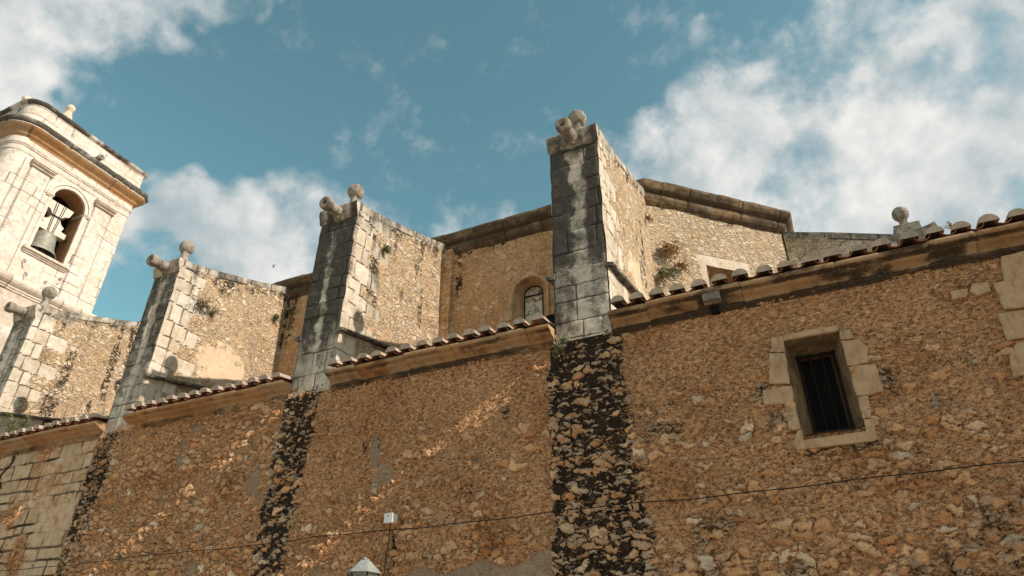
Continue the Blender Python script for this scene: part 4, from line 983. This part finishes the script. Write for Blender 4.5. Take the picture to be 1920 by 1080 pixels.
# ------------------------------------------------------------------ cable, meter box, street lamp
cb = MB(); pts = []
def cz(x): return 3.575+.012*math.sin(x*1.7)+.006*math.sin(x*5.3)+.004*x
for i in range(190):
    x = -22+i*.17; pts.append((x, 7.905+.012*math.sin(x*3.1), cz(x)))
cb.tube(pts, .0065, 6); tag(cb.build('wall_cable', M['cable']), 'thin black cable running level along the whole street wall', 'cable')
bxp = hit(731, 972, 1, 7.9); bX, bZ = float(bxp[0]), float(bxp[2])
box = tag(empty('junction_box', (bX, 7.98, bZ-.06)), 'small white square box fixed to the rubble wall above the lamp', 'junction box')
mb = MB(); mb.box(bX-.062, bX+.062, 7.87, 8.0, bZ-.06, bZ+.062); part(mb, 'box_body', M['box'], box)
mb = MB(); mb.box(bX-.066, bX+.066, 7.858, 7.869, bZ-.064, bZ+.066); part(mb, 'lid', M['box'], box)
for z in (.038, .02):
    mb = MB(); mb.lathe((bX-.005, 7.858, bZ+z), [(.007, 0), (.007, .003)], 8, ax=(0, -1, 0)); part(mb, 'screw', M['iron'], box)
mb = MB(); mb.tube([(bX-.005+.03*math.sin(i*.9)*.3-.022*i/12, 7.925, bZ-.05-i*.11) for i in range(24)], .008, 5)
tag(mb.build('drop_cable', M['cable']), 'black cable dropping straight down below the white box', 'cable')

lc = hit(685, 1046, 1, 6.9); LX, LY, LZ = float(lc[0]), 6.9, float(lc[2])
lamp = tag(empty('street_lamp', (LX, 7.9, LZ-1.2)), 'grey metal street lantern with a six sided peaked roof on the rubble wall', 'street lamp')
mb = MB()
mb.lathe((LX, LY, LZ-.175), [(.215, 0), (.20, .015), (.135, .075), (.085, .125), (.05, .15)], 6, rot=.35); part(mb, 'lamp_roof', M['lamp'], lamp)
mb = MB(); mb.lathe((LX, LY, LZ-.03), [(.04, 0), (.055, .006), (.055, .014), (.02, .02), (.016, .034), (.001, .04)], 12, cap=False); part(mb, 'lamp_cap', M['lamp'], lamp)
for i in range(6):
    a = .35+i*PI/3; mb = MB(); mb.tube([(LX+.185*math.cos(a), LY+.185*math.sin(a), LZ-.175), (LX+.11*math.cos(a), LY+.11*math.sin(a), LZ-.55)], .008, 5); part(mb, 'lantern_rib', M['iron'], lamp)
mb = MB(); mb.lathe((LX, LY, LZ-.55), [(.105, 0), (.178, .37)], 6, rot=.35, cap=False); part(mb, 'lantern_glass', M['glass'], lamp)
mb = MB(); mb.lathe((LX, LY, LZ-.60), [(.03, 0), (.12, .03), (.12, .055)], 6, rot=.35); part(mb, 'lantern_base', M['iron'], lamp)
mb = MB(); mb.lathe((LX, LY, LZ-.45), [(.02, 0), (.04, .06), (.045, .14), (.02, .2)], 12); part(mb, 'bulb', M['box'], lamp)
mb = MB(); mb.tube([(LX, LY, LZ-.6), (LX, LY+.1, LZ-.78), (LX, LY+.5, LZ-.85), (LX, 7.98, LZ-.8)], .018, 8); mb.tube([(LX, LY+.35, LZ-.85), (LX, 7.98, LZ-1.15)], .014, 8); mb.box(LX-.05, LX+.05, 7.96, 8.0, LZ-1.2, LZ-.72)
part(mb, 'bracket', M['iron'], lamp)

# ------------------------------------------------------------------ plants
def plant(name, loc, nrm, size, nst, mat, label, cat, droop=0, leafl=.03, stiff=.5, seed=0, group=None, spread=1.0, wid=.3):
    r = random.Random(seed); mb = MB(); N = Vector(nrm).normalized(); o = Vector(loc)
    T1 = N.cross(Vector((0, 0, 1))); T1 = T1.normalized() if T1.length > .1 else Vector((1, 0, 0)); T2 = Vector((0, 0, 1))-N*N.z
    T2 = T2.normalized() if T2.length > .1 else Vector((0, 1, 0))
    for i in range(nst):
        a = r.uniform(0, 2*PI); k = r.uniform(.25, 1)*spread
        d = (N*r.uniform(.25, 1)+(T1*math.cos(a)+T2*math.sin(a)*.8)*k+Vector((0, 0, .35-droop))).normalized()
        L = size*r.uniform(.5, 1.05); p = o+(T1*r.uniform(-1, 1)+T2*r.uniform(-1, 1))*size*.22*spread; pts = [tuple(p)]
        for j in range(5):
            d = (d+Vector((0, 0, -.10-droop*.25))+Vector([r.uniform(-.16, .16) for _ in range(3)])).normalized(); p = p+d*L/5; pts.append(tuple(p))
            for q_ in range(3):
                ld = (d*.4+Vector([r.uniform(-1, 1) for _ in range(3)])).normalized(); sd = ld.cross(Vector([r.uniform(-1, 1) for _ in range(3)])).normalized()
                ll = leafl*r.uniform(.6, 1.3); w_ = ll*wid; b0 = p-d*L/5*r.random()
                mb.add([tuple(b0), tuple(b0+ld*ll*.5+sd*w_), tuple(b0+ld*ll), tuple(b0+ld*ll*.5-sd*w_)], [(0, 1, 2, 3)])
        mb.tube(pts, [.004, .0035, .003, .0025, .002, .0012], 3)
    e = mb.build(name, mat); return tag(e, label, cat, group or 'wild plants growing on walls and roof')
plant('wall_shrub', (-11.76, 8.70, 9.02), (1, 0, 0), .30, 26, M['greyleaf'], 'grey green shrub high on the side of the second buttress from left', 'plant', .1, .045, seed=1, spread=1.3)
plant('wall_shrub', (-11.76, 9.02, 8.93), (1, 0, 0), .20, 14, M['greyleaf'], 'smaller grey tuft just right of the shrub on the second buttress', 'plant', .2, .04, seed=11, spread=1.4)
plant('wall_tuft', (-7.06, 8.90, 9.22), (1, 0, 0), .15, 34, M['leaf'], 'small round green tuft near the top of the third buttress side', 'plant', .1, .035, seed=2)
plant('wall_tuft', (-11.74, 11.18, 10.15), (1, 0, 0), .22, 22, M['greyleaf'], 'dull moss tuft at the inner top corner of the second buttress', 'plant', .5, .04, seed=3)
plant('wall_tuft', (-11.74, 10.85, 9.75), (1, 0, 0), .17, 16, M['leaf'], 'green tuft lower down the inner edge of the second buttress', 'plant', .4, .04, seed=4)
plant('wall_weed', (-3.04, 7.93, 5.72), (0, -1, 0), .14, 34, M['leaf'], 'bright green weed just under the great buttress on black stained rubble', 'plant', .0, .028, seed=5)
plant('wall_weed', (-2.98, 7.93, 5.86), (0, -1, 0), .09, 16, M['leaf'], 'tiny green sprig in the joint at the foot of the great buttress', 'plant', .0, .022, seed=15)
plant('roof_weed', (-15.35, 7.85, 6.32), (0, 0, 1), .48, 26, M['leaf'], 'spiky green weed growing out of the tiles at far left', 'plant', -.1, .09, seed=6, wid=.12)
def apn(s, z, n=.05): return ap3(s, n, z)
plant('dry_bush', apn(.38, 9.45), AN, .34, 60, M['dryleaf'], 'rusty dry bush hanging on the pale apse wall behind the great buttress', 'plant', .5, .045, seed=7, spread=.9)
plant('dry_bush', apn(.62, 9.05), AN, .28, 26, M['dryleaf'], 'dry brown tuft lower right of the rusty bush on the apse wall', 'plant', .5, .04, seed=8)
plant('wall_creeper', apn(.16, 8.75), AN, .35, 44, M['leaf'], 'pale green creeper low in the corner between buttress and apse wall', 'plant', .3, .04, seed=9, spread=.7)
plant('wall_tuft', (-2.25, 11.0, 9.95), (1, 0, 0), .2, 18, M['dryleaf'], 'dry ochre tuft at the inner edge of the great buttress side', 'plant', .5, .035, seed=10)
plant('roof_weed', (float(hit(1790, 428, 1, 7.85)[0]), 7.9, 6.30), (0, 0, 1), .12, 12, M['dryleaf'], 'little dry sprig between tiles at the right end of the roof', 'plant', 0, .02, seed=12)

# ------------------------------------------------------------------ bird
bp = CAM+ray(513, 500)*45
mb = MB(); bp = Vector([float(v) for v in bp])
mb.lathe(tuple(bp), [(.001, -.11), (.02, -.08), (.035, -.02), (.033, .04), (.018, .09), (.001, .11)], 8, ax=(.3, .2, 1), cap=False)
rt = Vector((.83, .42, .1)).normalized(); upv = Vector((.1, 0, 1)).normalized()
for sg in (-1, 1): mb.add([tuple(bp+upv*.03), tuple(bp+rt*sg*.07+upv*.20), tuple(bp+rt*sg*.10+upv*.14), tuple(bp+rt*sg*.03-upv*.04)], [(0, 1, 2, 3)])
tag(mb.build('bird', M['bird']), 'tiny dark bird flying in front of the white cloud', 'bird')
